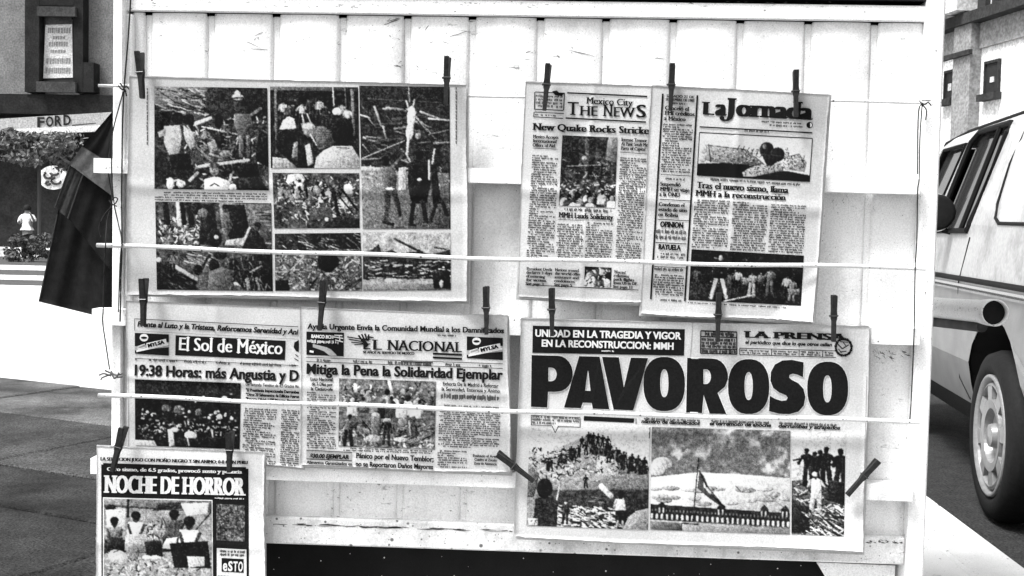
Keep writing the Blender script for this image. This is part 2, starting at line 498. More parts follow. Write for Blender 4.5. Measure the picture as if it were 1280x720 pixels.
# ------------------------------------------------------------------ far person: one skinned body
def skin_person(name, base, h, label):
    root = empty(name, base, label, 'person')
    k = h / 1.7
    J = dict(pel=(0, 0, .95, .13), wai=(0, 0, 1.1, .115), che=(0, 0, 1.32, .14), nec=(0, 0, 1.47, .055), hea=(0, -.01, 1.6, .095), top=(0, -.01, 1.66, .08),
             sl=(-.17, 0, 1.38, .06), el=(-.24, -.03, 1.14, .045), hl=(-.16, -.2, 1.2, .032), hl2=(-.13, -.27, 1.23, .025),
             sr=(.17, 0, 1.38, .06), er=(.26, -.06, 1.2, .045), hr=(.2, -.18, 1.42, .032), hr2=(.16, -.2, 1.5, .028),
             kl=(-.1, -.02, .5, .07), al=(-.1, .03, .09, .045), fl=(-.11, -.14, .04, .035),
             kr=(.11, -.05, .5, .07), ar=(.13, 0, .09, .045), fr=(.14, -.17, .04, .035))
    K = list(J)
    E = [('pel', 'wai'), ('wai', 'che'), ('che', 'nec'), ('nec', 'hea'), ('hea', 'top'), ('che', 'sl'), ('sl', 'el'), ('el', 'hl'), ('hl', 'hl2'), ('che', 'sr'),
         ('sr', 'er'), ('er', 'hr'), ('hr', 'hr2'), ('pel', 'kl'), ('kl', 'al'), ('al', 'fl'), ('pel', 'kr'), ('kr', 'ar'), ('ar', 'fr')]

    def grow(nm, keys, edges, m, fat=0.0):
        me = bpy.data.meshes.new(nm)
        me.from_pydata([tuple(c * k for c in J[q][:3]) for q in keys], [(keys.index(a), keys.index(c)) for a, c in edges], [])
        me.materials.append(m)
        o = bpy.data.objects.new(nm, me); COL.objects.link(o); o.parent = root
        md = o.modifiers.new('skin', 'SKIN')
        for i, q in enumerate(keys):
            rr = (J[q][3] + fat) * k
            me.skin_vertices[0].data[i].radius = (rr * (1.15 if q in ('che', 'pel', 'wai') else 1), rr)
        me.skin_vertices[0].data[0].use_root = True
        o.modifiers.new('sub', 'SUBSURF').levels = 2
        o.modifiers['sub'].render_levels = 2
        return o
    grow('body', K, E, M['skin'])
    grow('shirt', ['wai', 'che', 'sl', 'el', 'sr', 'er', 'pel'], [('wai', 'che'), ('che', 'sl'), ('sl', 'el'), ('che', 'sr'), ('sr', 'er'), ('wai', 'pel')], M['shirt'], .028)
    grow('trousers', ['pel', 'kl', 'al', 'kr', 'ar'], [('pel', 'kl'), ('kl', 'al'), ('pel', 'kr'), ('kr', 'ar')], M['trousers'], .02)
    b = B()
    b.lathe(np.array(base) + np.array([0, .01, 1.6 * k]), (0, 0, 1), [(-.05 * k, .105 * k), (.02 * k, .115 * k), (.08 * k, .1 * k), (.12 * k, .05 * k), (.13 * k, .001)], 14)
    b.make('hair', M['hair'], root, True)
    return root


YPn = 32.0
pz = at(34, 257, YPn)
skin_person('person', (pz[0], YPn, pz[2] - 1.5), 1.5, 'person in white short-sleeved shirt and dark trousers at far left across the street')


# ------------------------------------------------------------------ right background: pale building
_r = ray(1218, 285); _r[2] = 0; _r /= np.linalg.norm(_r)
_v = ray(430, 285); _v[2] = 0; _v /= np.linalg.norm(_v)        # the facade runs towards this bearing
RB = _r * 24; RB[2] = 0
RN = np.array([_v[1], -_v[0], 0.0])
if RN @ _r > 0: RN = -RN
PR = Plane(RB, RN)
br = empty('building', RB, 'pale stucco building with dark cornice and two small windows beyond the car', 'building')


def rq(u0, v0, u1, v1, sl=0.0):
    """pixel rectangle whose sides rise to the right by sl"""
    return [(u0, v0 + (u0 - 1218) * -sl), (u1, v0 + (u1 - 1218) * -sl), (u1, v1 + (u1 - 1218) * -sl), (u0, v1 + (u0 - 1218) * -sl)]


def fprism(name, pts, o0, o1, m, parent=br, pln=PR):
    # o0 < 0 behind the facade, > 0 in front (towards the street)
    q = [pln.p(*p) + pln.n * o0 for p in pts]
    b = B(); b.prism(q, pln.n, o1 - o0)
    return b.make(name, m, parent)


def wbox(name, s0, s1, z0, z1, o0, o1, m, parent=br):
    """box on the facade in metres along it (s, towards the far end) and up"""
    P0 = RB
    q = [P0 + _v * s0 + np.array([0, 0, z0]), P0 + _v * s1 + np.array([0, 0, z0]), P0 + _v * s1 + np.array([0, 0, z1]), P0 + _v * s0 + np.array([0, 0, z1])]
    b = B(); b.prism([c + PR.n * o0 for c in q], PR.n, o1 - o0)
    return b.make(name, m, parent)


def SZ(u, v):
    q = PR.p(u, v) - RB
    return float(q @ _v), float(q[2])


sF, _ = SZ(1170, 100); sN, _ = SZ(1225, 100); sP, _ = SZ(1204, 100)
wbox('wall', -9, 14, 0.1, 12, -6, 0, M['wall_r'])
_, zc = SZ(1218, 27); _, zl = SZ(1218, 68)
wbox('pilaster', sN - .02, sP, .1, zc - .02, .004, .22, M['wall_r2'])
wbox('cornice', -9, 14, zc - .08, zc + .12, .004, .3, M['cornice'])
wbox('frieze', -9, sN - .03, zc - .55, zc - .085, .004, .06, M['wall_r2'])
wbox('frieze', sP + .01, 14, zc - .55, zc - .085, .004, .06, M['wall_r2'])
wbox('string_course', sN - .1, 14, zl - .05, zl + .04, .225, .3, M['cornice'])
for (u0, v0, u1, v1) in ((1184, 91, 1195, 124), (1234, 79, 1250, 117)):
    s0, z1 = SZ((u0 + u1) / 2, v0); _, z0 = SZ((u0 + u1) / 2, v1)
    a0 = SZ(u0, 100)[0]; a1 = SZ(u1, 100)[0]
    wn = wbox('window', a1, a0, z0, z1, .004, .03, M['win'])
    WLp = wn
    fr = .03
    for (p0, p1, q0, q1) in ((a1 - fr, a1, z0, z1), (a0, a0 + fr, z0, z1), (a1 - fr, a0 + fr, z1, z1 + .05)):
        wbox('window_frame', p0, p1, q0, q1, .004, .06, M['cornice'], wn)
    wbox('sill', a1 - .08, a0 + .08, z0 - .12, z0, .004, .16, M['cornice'], wn)
    wbox('curtain', (a0 + a1) / 2 - .08, (a0 + a1) / 2 + .04, z0 + .3, z1 - .35, .032, .05, M['poster'], wn)
# balcony storey above the cornice
for k, (u0, u1, mm) in enumerate(((1172, 1180, 'win'), (1184, 1194, 'wall_r2'), (1204, 1224, 'poster'), (1228, 1238, 'win'), (1246, 1254, 'win'), (1262, 1274, 'win'))):
    a0 = SZ(u0, 10)[0]; a1 = SZ(u1, 10)[0]
    wbox('balcony_panel' if mm != 'win' else 'window', a1, a0, zc + .17, zc + 1.25, .004, .10 if mm == 'win' else .45, M[mm])
wbox('railing', -9, 14, zc + 1.27, zc + 1.35, .02, .5, M['cornice'])

# ------------------------------------------------------------------ parked car (side plane through its rear wheel)
CW = np.array([1.739, 4.822, 0.0])
CD = np.array([0.09308, 0.99566, 0.0]); CN = np.array([-0.99566, 0.09308, 0.0])     # along the car (front away), outward to the kerb side


def off(z):
    return float(np.interp(z, [.25, .40, .62, .97, 1.2, 1.62, 1.67, 1.70, 1.73], [-.10, -.03, .03, .02, 0.0, -.11, -.15, -.22, -.36]))


def cp(s, z, e=0.0, side=1):
    W = 1.62
    p = CW + CD * s + CN * (off(z) + e) if side == 1 else CW + CD * s - CN * (W + off(z) + e)
    return p + np.array([0, 0, z])


car = empty('parked_car', CW + CD * 1.2 - CN * .8, 'white parked car with open wheel disc, seen from its rear quarter beside the stand', 'car')


def skin2d(bld, outer, holes, side, e=0.0):
    loops = [[Vector((a, c, 0)) for a, c in outer]] + [[Vector((a, c, 0)) for a, c in h] for h in holes]
    fl = [p for l in loops for p in l]
    tri = tessellate_polygon(loops)
    bld.add([cp(p.x, p.y, e, side) for p in fl], [tuple(t) for t in tri])


def arc(cx, cz, r, a0, a1, n=14):
    return [(cx + r * math.cos(t), cz + r * math.sin(t)) for t in np.linspace(a0, a1, n)]


WR = .345; S2 = 2.45
QW = [(2.02, 1.2), (1.46, 1.2), (1.22, 1.60), (1.72, 1.60)]
WINS = [(1.34, 1.17), (1.12, 1.60), (1.06, 1.645), (.50, 1.64), (.47, 1.60), (.63, 1.20), (.66, 1.17)]
for side in (1, -1):
    # lower flank with two wheel arches, in horizontal bands so that it curves
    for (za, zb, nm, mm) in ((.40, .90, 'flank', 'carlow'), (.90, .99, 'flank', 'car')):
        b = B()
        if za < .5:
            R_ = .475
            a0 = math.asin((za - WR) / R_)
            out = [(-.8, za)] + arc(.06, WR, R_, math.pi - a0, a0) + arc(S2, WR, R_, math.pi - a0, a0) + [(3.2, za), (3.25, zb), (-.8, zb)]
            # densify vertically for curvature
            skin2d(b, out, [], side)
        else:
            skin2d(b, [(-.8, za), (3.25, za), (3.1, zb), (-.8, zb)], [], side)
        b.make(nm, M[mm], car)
    b = B(); skin2d(b, [(-.8, .99), (2.3, .99), (2.15, 1.16), (-.8, 1.16)], [], side)
    skin2d(b, [(-.8, 1.16), (2.15, 1.16), (1.80, 1.62), (1.75, 1.66), (-.74, 1.66)],
           [WINS, QW], side)
    for za, zb in ((1.66, 1.70), (1.70, 1.73)):
        skin2d(b, [(-.74, za), (1.72, za), (1.66, zb), (-.72, zb)], [], side)
    b.make('cab_side', M['car'], car)
    b = B(); skin2d(b, [(-.8, .3), (3.2, .3), (3.2, .4), (-.8, .4)], [], side); b.make('sill', M['rubber'], car)
    b = B(); skin2d(b, QW, [], side, -.02); b.make('quarter_window', M['glass'], car)
    b = B(); b.tube([cp(a, c, .003, side) for a, c in QW + QW[:1]], .01, 6); b.make('window_seal', M['rubber'], car)
    b = B(); skin2d(b, WINS, [], side, -.03); g = b.make('side_window', M['glass'], car)
    b = B(); lp = WINS + [WINS[0]]
    b.tube([cp(a, c, .004, side) for a, c in lp], .014, 6); b.make('window_seal', M['rubber'], car)
    b = B(); b.tube([cp(.80, 1.18, .0, side), cp(.66, 1.63, .0, side)], .012, 6); b.make('window_divider', M['rubber'], car)
    b = B(); b.tube([cp(s, .955 + .0 * s, .008, side) for s in (-.8, .5, 1.6, 3.15)], [.013] * 4, 6); b.make('belt_moulding', M['rubber'], car)
    b = B(); b.tube([cp(s, .922, .006, side) for s in (-.8, .5, 1.6, 3.15)], [.012] * 4, 6); b.make('belt_moulding', M['chrome'], car)
    b = B(); b.tube([cp(-.7, 1.685, .0, side), cp(.4, 1.69, .0, side), cp(1.5, 1.685, .0, side), cp(1.78, 1.64, 0, side), cp(2.15, 1.2, .0, side)], .011, 6); b.make('drip_rail', M['rubber'], car)
    b = B(); b.tube([cp(a, c, .001, side) for a, c in ((.60, 1.14), (.72, .93), (.72, .5), (.6, .42))], .004, 5); b.make('door_gap', M['rubber'], car)
    b = B(); rp = [(.24, 1.66), (.27, 1.45), (.26, 1.28), (.22, 1.22), (.15, 1.20), (-.6, 1.19), (-.66, 1.23), (-.66, 1.6)]
    b.tube([cp(a, c, .0, side) for a, c in rp], [.003, .006, .008, .008, .008, .008, .008, .006], 6); b.make('panel_groove', M['rubber'], car)
# top, ends, interior
b = B()
prof = [(3.25, .42), (3.28, .7), (3.2, .86), (2.3, .99), (1.80, 1.62), (1.66, 1.73), (-.72, 1.73), (-.8, 1.6), (-.82, .42)]
V = [cp(a, c, 0, 1) for a, c in prof] + [cp(a, c, 0, -1) for a, c in prof]
n = len(prof)
b.add(V, [(i, i + 1, i + 1 + n, i + n) for i in range(n - 1) if i != 3]); b.make('body_shell', M['car'], car)
b = B(); b.add([cp(2.3, .995, 0, 1), cp(1.80, 1.615, 0, 1), cp(1.80, 1.615, 0, -1), cp(2.3, .995, 0, -1)], [(0, 1, 2, 3)]); b.make('windscreen', M['glass'], car)
b = B(); b.add([cp(-.7, .34, -.1, 1), cp(3.1, .34, -.1, 1), cp(3.1, .34, -.1, -1), cp(-.7, .34, -.1, -1)], [(0, 1, 2, 3)]); b.make('underside', M['dark'], car)
for s_ in (.2, 2.4):       # wheel wells
    b = B(); V = []
    for e in (-.008, -.38):
        V += [cp(p[0], p[1], e) for p in arc(.06 if s_ < 1 else S2, WR, .485, math.pi + .1, -.1, 14)]
    b.add(V, [(i, i + 1, i + 15, i + 14) for i in range(13)] + [tuple(range(14, 28))]); b.make('wheel_well', M['dark'], car)
for e in (-.35, -1.0):
    b = B(); a = cp(.75, .9, e); c = cp(.95, 1.32, e - .38)
    b.bbox(np.minimum(a, c), np.maximum(a, c) + np.array([.0, .02, 0]), .03); b.make('seat', M['seat'], car)
b = B(); m0 = cp(.98, 1.255, .10)
b.lathe(m0 - CD * .03, -CD, [(-.05, .01), (-.04, .07), (0, .085), (.03, .085), (.035, .07), (.03, .001)], 20)
b.tube([cp(.98, 1.19, .1), cp(1.02, 1.165, 0)], .015, 6)
mi = b.make('mirror', M['rubber'], car, True)
b = B(); b.tube([m0 + np.array([0, 0, 0]) - CD * .005 + CN * .088 * math.cos(t) + np.array([0, 0, .088 * math.sin(t)]) for t in np.linspace(0, 2 * math.pi, 24)], .006, 6); b.make('mirror_rim', M['chrome'], car, True)


def wheel(s, side, detail=True):
    c = cp(s, 0, .03 - off(0), side); c = CW + CD * s + (CN * .02 if side == 1 else -CN * 1.64); c[2] = WR
    ax = CN if side == 1 else -CN
    b = B(); b.lathe(c, ax, [(-.19, .20), (-.19, .30), (-.17, .33), (-.10, .345), (-.04, .345), (0, .33), (.012, .30), (.012, .27), (0, .25), (-.02, .245)], 48)
    w_ = b.make('wheel', M['rubber'], car, True)
    b = B(); b.lathe(c, ax, [(-.02, .247), (.008, .246), (.012, .235), (-.015, .222), (-.04, .217)], 48); b.make('rim_lip', M['rim'], w_, True)
    b = B(); b.lathe(c, ax, [(-.04, .217), (-.05, .215), (-.055, .001)], 48); b.make('rim_dish', M['wall_ld'], w_, True)
    b = B()      # disc with eight slots: ring, hub and spokes
    b.lathe(c, ax, [(-.02, .218), (.0, .212), (.004, .203), (-.005, .198), (-.02, .197)], 40)
    b.lathe(c, ax, [(-.03, .15), (.004, .145), (.0, .11), (-.03, .10), (-.032, .055), (.005, .045), (.012, .001)], 40)
    for k in range(8):
        t = k * math.pi / 4 + .2
        up = np.array([0, 0, 1.0]); sd = np.cross(up, ax)
        e1 = math.cos(t) * sd + math.sin(t) * up; e2 = -math.sin(t) * sd + math.cos(t) * up
        q = [c + e1 * .14 - e2 * .03, c + e1 * .205 - e2 * .04, c + e1 * .205 + e2 * .03, c + e1 * .14 + e2 * .022]
        b.prism([p - ax * .02 for p in q], ax, .022)
    b.make('rim_disc', M['rim'], w_, False)


for s_, sd_ in ((0.06, 1), (S2, 1), (0.06, -1), (S2, -1)): wheel(s_, sd_)

# ------------------------------------------------------------------ the newsstand
YB = 2.10
st = empty('newsstand', (X(650), 2.2, 0.142), 'white painted newsstand of sheet metal and wooden slats hung with newspapers', 'newsstand')
PB = YP(YB)
xl, xr = X(142, 2.075, 300), X(1168, 2.075, 300)
ztop = Z(650, 19, 2.07)
zbot = Z(650, 690, 2.085)
# cavity box behind the boards
b = B(); b.box((xl + .01, 2.125, zbot - .001), (xr - .01, 2.14, ztop + .1)); b.make('backing', M['dark'], st)
ribs = [X(u, YB, 60) for u in (165, 185, 263, 345, 428, 509, 590, 675, 757, 841, 925, 1010, 1093)] + [X(1144.2, YB, 350)]
gz1 = Z(650, 22.4, YB); gz0 = Z(650, 655, YB)
for i in range(len(ribs) - 1):
    x0, x1 = ribs[i] + .005, ribs[i + 1] - .005
    if i == 0: x0 = ribs[0] + .001
    if i == len(ribs) - 2: x1 = ribs[-1] - .001
    c = .004; cz = .012
    r_ = rnd.uniform(-.0008, .0008)
    tzs = [k / 13 * .988 for k in range(14)] + [.994, 1.0]; nz = 15       # a slightly dished pan with folded edges and cut corners
    V = []; Fq = []
    xs = [0, .02, .06, .25, .5, .75, .94, .98, 1]
    for jz in range(nz + 1):
        tz = tzs[jz]
        for ix, tx in enumerate(xs):
            inset = max(0, (tz - .994)) / .006 * .003
            x = x0 + (x1 - x0) * tx
            x += inset * (1 - 2 * tx) if ix in (0, 8) else 0
            dep = .0068 if ix in (0, 8) else (.002 if ix in (1, 7) else 0)
            dep -= .0022 * math.sin(math.pi * tx) * (1 + .5 * math.sin(7 * tz + i * 2.3)) + .0008 * math.sin(19 * tz + i) * tx
            z = gz0 + (gz1 - gz0) * tz - (.003 if (jz == nz and ix in (0, 8)) else 0)
            V.append((x, YB + dep + r_, z))
    for jz in range(nz):
        for ix in range(8):
            a = jz * 9 + ix; Fq.append((a, a + 1, a + 10, a + 9))
    mesh('sheet_panel', V, Fq, M['paint'], st, True)
    if i:
        b = B(); x = ribs[i]
        b.bbox((x - .0055, YB + .005, gz0), (x + .0055, YB + .012, gz1 - .003), .001); b.make('seam_strip', M['paint'], st)
# frame: posts, top board, bottom board
b = B(); b.bbox((X(142, 2.07, 30), 2.090, ztop + .002), (X(1178, 2.07, 30), 2.1, Z(1100, 3.5, 2.07)), .002); b.make('top_board', M['wood'], st)
b = B(); b.bbox((X(139.5, 2.072, 250), 2.074, .142), (X(153, 2.072, 250), 2.2, ztop + .16), .003); b.make('post', M['wood'], st)
b = B(); b.bbox((X(154, 2.08, 250), 2.086, gz0), (X(163, 2.08, 250), 2.12, ztop - .004), .002); b.make('corner_trim', M['paint'], st)
b = B(); b.bbox((X(1147.5, 2.072, 350), 2.074, .142), (X(1169.5, 2.072, 350), 2.2, ztop + .16), .003); b.make('post', M['wood'], st)
b = B(); b.bbox((X(157, 2.08), 2.084, zbot), (X(1147, 2.08), 2.108, gz0 + .003), .003); b.make('bottom_board', M['paint_low'], st)
b = B(); b.box((X(140), 2.085, Z(1100, 1, 2.07) + .004), (X(1158), 2.2, Z(1100, 1, 2.07) + .03)); b.make('roof_lip', M['voidm'], st)
for nm, (u0, v0, u1, v1, h) in dict(a=(117, 197.5, 1150, 224, 18), c=(115, 386, 1150, 411, 20), d=(113, 573, 1141, 607, 19.5)).items():
    p0, p1 = at(u0, v0, 2.055), at(u1, v1, 2.055)
    hh = h * 1.4e-3
    b = B(); V = []
    for p in (p0, p1):
        for y in (2.055, 2.094):
            for dz in (0, -hh):
                V.append((p[0], y, p[2] + dz))
    b.add(V, [(0, 1, 3, 2), (4, 6, 7, 5), (0, 4, 5, 1), (2, 3, 7, 6), (0, 2, 6, 4), (1, 5, 7, 3)])
    b.make('rail', M['wood'], st)
for (u0, v0, u1, v1, r_, y_) in ((123, 107, 1159, 128, .0026, 2.062), (121, 306.5, 1157, 335, .0039, 2.026), (123, 494, 1150, 527, .0039, 2.026)):
    p0, p1 = at(u0, v0, y_), at(u1, v1, y_)
    pts = [p0 + (p1 - p0) * t + np.array([0, .0015 * math.sin(9 * t), -.004 * math.sin(math.pi * t) + .0012 * math.sin(23 * t)]) for t in np.linspace(0, 1, 40)]
    b = B(); b.tube(pts, [r_ * (1 + .06 * math.sin(i * 1.7)) for i in range(40)], 10); b.make('rod', M['rod'], st, True)
# body of the stand behind its front (walls, roof, dark lower hollow)
yE = 3.05
b = B(); b.box((xl + .02, 2.2, .142), (xl + .05, yE, 2.15)); b.make('side_wall', M['paint'], st)
b = B(); b.box((xr - .05, 2.2, .142), (xr - .02, yE, 2.15)); b.make('side_wall', M['paint'], st)
b = B(); b.box((xl - .03, 2.03 + .2, 2.151), (xr + .03, yE + .1, 2.22)); b.make('roof', M['voidm'], st)
b = B(); b.box((xl + .052, yE - .03, .142), (xr - .052, yE, 2.15)); b.make('rear_wall', M['paint'], st)
b = B(); b.box((xl + .1, 2.142, ztop + .17), (xr - .05, 2.2, 2.149)); b.make('upper_panel', M['paint'], st)
b = B(); b.box((xl + .03, 2.26, .145), (xr - .052, 2.28, zbot + .1)); b.make('void_shade_panel', M['voidm'], st)  # black panel puts the shade under the stand into colour
b = B(); r3 = random.Random(5)
for k in range(26):
    u, v = r3.uniform(340, 1010), r3.uniform(690, 722); q = at(u, v, 2.258); s = r3.uniform(.0006, .0016)
    b.add([q + np.array([-s, 0, 0]), q + np.array([0, 0, -s * r3.uniform(.6, 1.5)]), q + np.array([s, 0, 0]), q + np.array([0, 0, s])], [(0, 1, 2, 3)])
b.make('paint_spatter', M['wood'], st, kind='stuff')
# scratches, chips and rust marks on the paint
b = B(); r3 = random.Random(12)


def scratch(u, v, L_, ang, wd, y=2.0985):
    n = 4; top = []; bot = []
    for i in range(n + 1):
        t = i / n; uu = u + L_ * t * math.cos(ang); vv = v + L_ * t * math.sin(ang) + r3.uniform(-.4, .4); h = wd * (math.sin(math.pi * (t * .9 + .05))) * r3.uniform(.4, 1) / 2 + .12
        top.append(at(uu, vv - h, y)); bot.append(at(uu, vv + h, y))
    b.add(top + bot, [(i, i + 1, n + 2 + i, n + 1 + i) for i in range(n)])


for (u, v, L_, ang, wd) in ((480, 31, 20, -.35, 1.6), (484, 27, 16, -.3, 1), (531, 38, 9, -.9, 1.8), (536, 47, 26, .3, .8), (562, 46, 22, -.3, 1), (640, 55, 18, -.2, 1.8), (642, 47, 12, -.2, .8), (668, 42, 5, 1.6, 1), (668, 62, 5, 1.2, 2), (650, 68, 14, -.3, 1.4), (640, 76, 22, -.1, .8),
        (660, 28, 1, 0, 1), (710, 62, 34, .25, .8), (748, 70, 4, 1.5, 1), (690, 71, 10, -.1, .8), (219, 17, 6, 1.1, 1.4), (240, 22, 4, .1, 1), (262, 18, 6, 1.6, 2), (259, 68, 10, -1.3, 1.2), (308, 52, 18, .4, .9), (312, 61, 22, .05, .7), (318, 45, 12, -.4, .8), (200, 27, 5, .2, 1), (198, 45, 8, 0, .8), (370, 50, 8, .1, .8),
        (492, 82, 9, .1, 1.6), (498, 79, 5, -.6, 1), (520, 82, 4, .5, 1.4), (486, 44, 3, .5, 1.6), (430, 78, 4, .6, 1), (412, 60, 9, .1, .8), (800, 62, 14, -.1, .7), (812, 72, 18, .1, .7), (806, 50, 12, .3, .6), (880, 30, 16, .1, .6)):
    scratch(u, v, L_, ang, wd)
    for k in range(2): scratch(u + r3.uniform(-8, 14), v + r3.uniform(-6, 6), r3.uniform(1, 4), r3.uniform(-1, 1), r3.uniform(.5, 1.1))
for k in range(70): scratch(r3.uniform(335, 642), r3.uniform(606, 650), r3.uniform(.5, 3), r3.uniform(-1, 2), r3.uniform(.5, 1.5))
for k in range(60): scratch(r3.uniform(1088, 1128), r3.uniform(440, 660), r3.uniform(.5, 3), r3.uniform(.6, 2), r3.uniform(.4, 1.2))
for k in range(26): scratch(r3.uniform(1090, 1135), r3.uniform(434, 446), r3.uniform(2, 9), r3.uniform(.2, 1.4), r3.uniform(.4, 1.2))
for k in range(30): scratch(r3.uniform(1040, 1135), r3.uniform(242, 262), r3.uniform(2, 7), r3.uniform(1.0, 2.2), r3.uniform(.3, .8))
for k in range(46):
    u = r3.uniform(334, 640); scratch(u, 654.5 + (u - 334) * .031 + r3.uniform(-1, 1), r3.uniform(3, 22), .03, r3.uniform(.6, 2), 2.083)
for k in range(16):
    u = r3.uniform(1082, 1128); scratch(u, 676 + (u - 1082) * .031 + r3.uniform(-2, 2), r3.uniform(2, 8), .2, r3.uniform(.8, 2), 2.083)
for k in range(80): scratch(r3.uniform(1148, 1160), r3.uniform(140, 690), r3.uniform(1, 4), r3.uniform(.9, 1.9), r3.uniform(.4, 1.3), 2.0735)
for k in range(40): scratch(r3.uniform(140, 150), r3.uniform(20, 540), r3.uniform(1, 4), r3.uniform(.9, 1.9), r3.uniform(.3, .9), 2.0735)
for k in range(60): scratch(r3.uniform(170, 1100), r3.uniform(2, 9), r3.uniform(1, 6), r3.uniform(-.2, .3), r3.uniform(.3, .9), 2.0895)
b.make('paint_chips', M['chip'], st, kind='stuff')
# white board lying under the right end
pw = YP(2.12)
wb = B(); wb.prism([pw.p(*q) for q in ((1021, 703), (1119, 707), (1117, 775), (1062, 772))], (0, 1, 0), .012)
tag(wb.make('board', M['wood'], None), 'white board leaning in the dark gap under the right end of the stand', 'board')

# ------------------------------------------------------------------ print: a mesh font from the built-in typeface, emboldened and given serifs
TC = {}


def raw_text(s, offs, res=3):
    k = (s, round(offs, 4))
    if k in TC: return TC[k]
    c = bpy.data.curves.new('t', 'FONT'); c.body = s; c.offset = offs; c.resolution_u = res
    o = bpy.data.objects.new('t', c)
    me = bpy.data.meshes.new_from_object(o)
    V = np.zeros(len(me.vertices) * 3); me.vertices.foreach_get('co', V); V = V.reshape(-1, 3)[:, :2].copy()
    Fc = [tuple(p.vertices) for p in me.polygons]
    bpy.data.objects.remove(o); bpy.data.curves.remove(c); bpy.data.meshes.remove(me)
    TC[k] = (V, Fc)
    return TC[k]


_h = raw_text('H', 0)[0]; CAP = float(_h[:, 1].max())
_x = raw_text('x', 0)[0]; XH = float(_x[:, 1].max())


def styled(s, style):
    """returns list of (verts2d, faces, layer)"""
    if style == 'sans': V, Fc = raw_text(s, .018); return [(V, Fc, 0), (V + [.02, 0], Fc, 1)]
    if style == 'bold': V, Fc = raw_text(s, .024); return [(V, Fc, 0), (V + [.02, 0], Fc, 1), (V - [.02, 0], Fc, 2)]
    if style == 'heavy': V, Fc = raw_text(s, .03); return [(V + [d, 0], Fc, i) for i, d in enumerate((0, .04, -.04, .02, -.02))]
    if style == 'ital':
        V, Fc = raw_text(s, .034); V = V.copy(); V[:, 0] += V[:, 1] * .18
        return [(V, Fc, 0), (V + [.03, 0], Fc, 1)]
    # serif styles: thin outline smeared sideways (thick stems, thin hairlines) plus slab serifs on the flat stroke ends
    o_, sm, sw_, th = dict(serif=(-.004, .06, .075, .055), fat=(-.004, .15, .07, .06), slab=(.012, .09, .07, .10), face=(.0, .10, .075, .065), goth=(-.006, .07, .06, .05))[style]
    V, Fc = raw_text(s, o_)
    out = []
    nst = 4 if sm > .09 else 3
    for i in range(nst): out.append((V + [-sm / 2 + sm * i / (nst - 1), 0], Fc, i))
    cnt = {}
    for f in Fc:
        for a, c in zip(f, f[1:] + f[:1]): cnt[(min(a, c), max(a, c))] = cnt.get((min(a, c), max(a, c)), 0) + 1
    SV = []; SF = []
    for (a, c), k in cnt.items():
        if k != 1: continue
        p, q = V[a], V[c]
        if abs(p[1] - q[1]) > .002: continue
        ln = abs(p[0] - q[0])
        if not (.03 < ln < .24): continue
        y = p[1]
        top = None
        if abs(y - (0 - o_ * 0)) < .02: top = False
        elif abs(y - CAP) < .03 or abs(y - XH) < .03 or abs(y - 0.76) < .03: top = True
        elif abs(y + .21) < .04: top = False
        if top is None: continue
        x0, x1 = min(p[0], q[0]) - sm / 2 - sw_, max(p[0], q[0]) + sm / 2 + sw_
        if style == 'goth': y0, y1 = (y - th * 1.3, y + th * 1.6)
        else: y0, y1 = ((y - th, y) if top else (y, y + th))
        k0 = len(SV)
        if style == 'goth':
            xm = (x0 + x1) / 2; ym = (y0 + y1) / 2
            SV += [(x0, ym), (xm, y0), (x1, ym), (xm, y1)]
        else:
            SV += [(x0, y0), (x1, y0), (x1, y1), (x0, y1)]
        SF.append((k0, k0 + 1, k0 + 2, k0 + 3))
    if SV: out.append((np.array(SV), SF, nst))
    return out


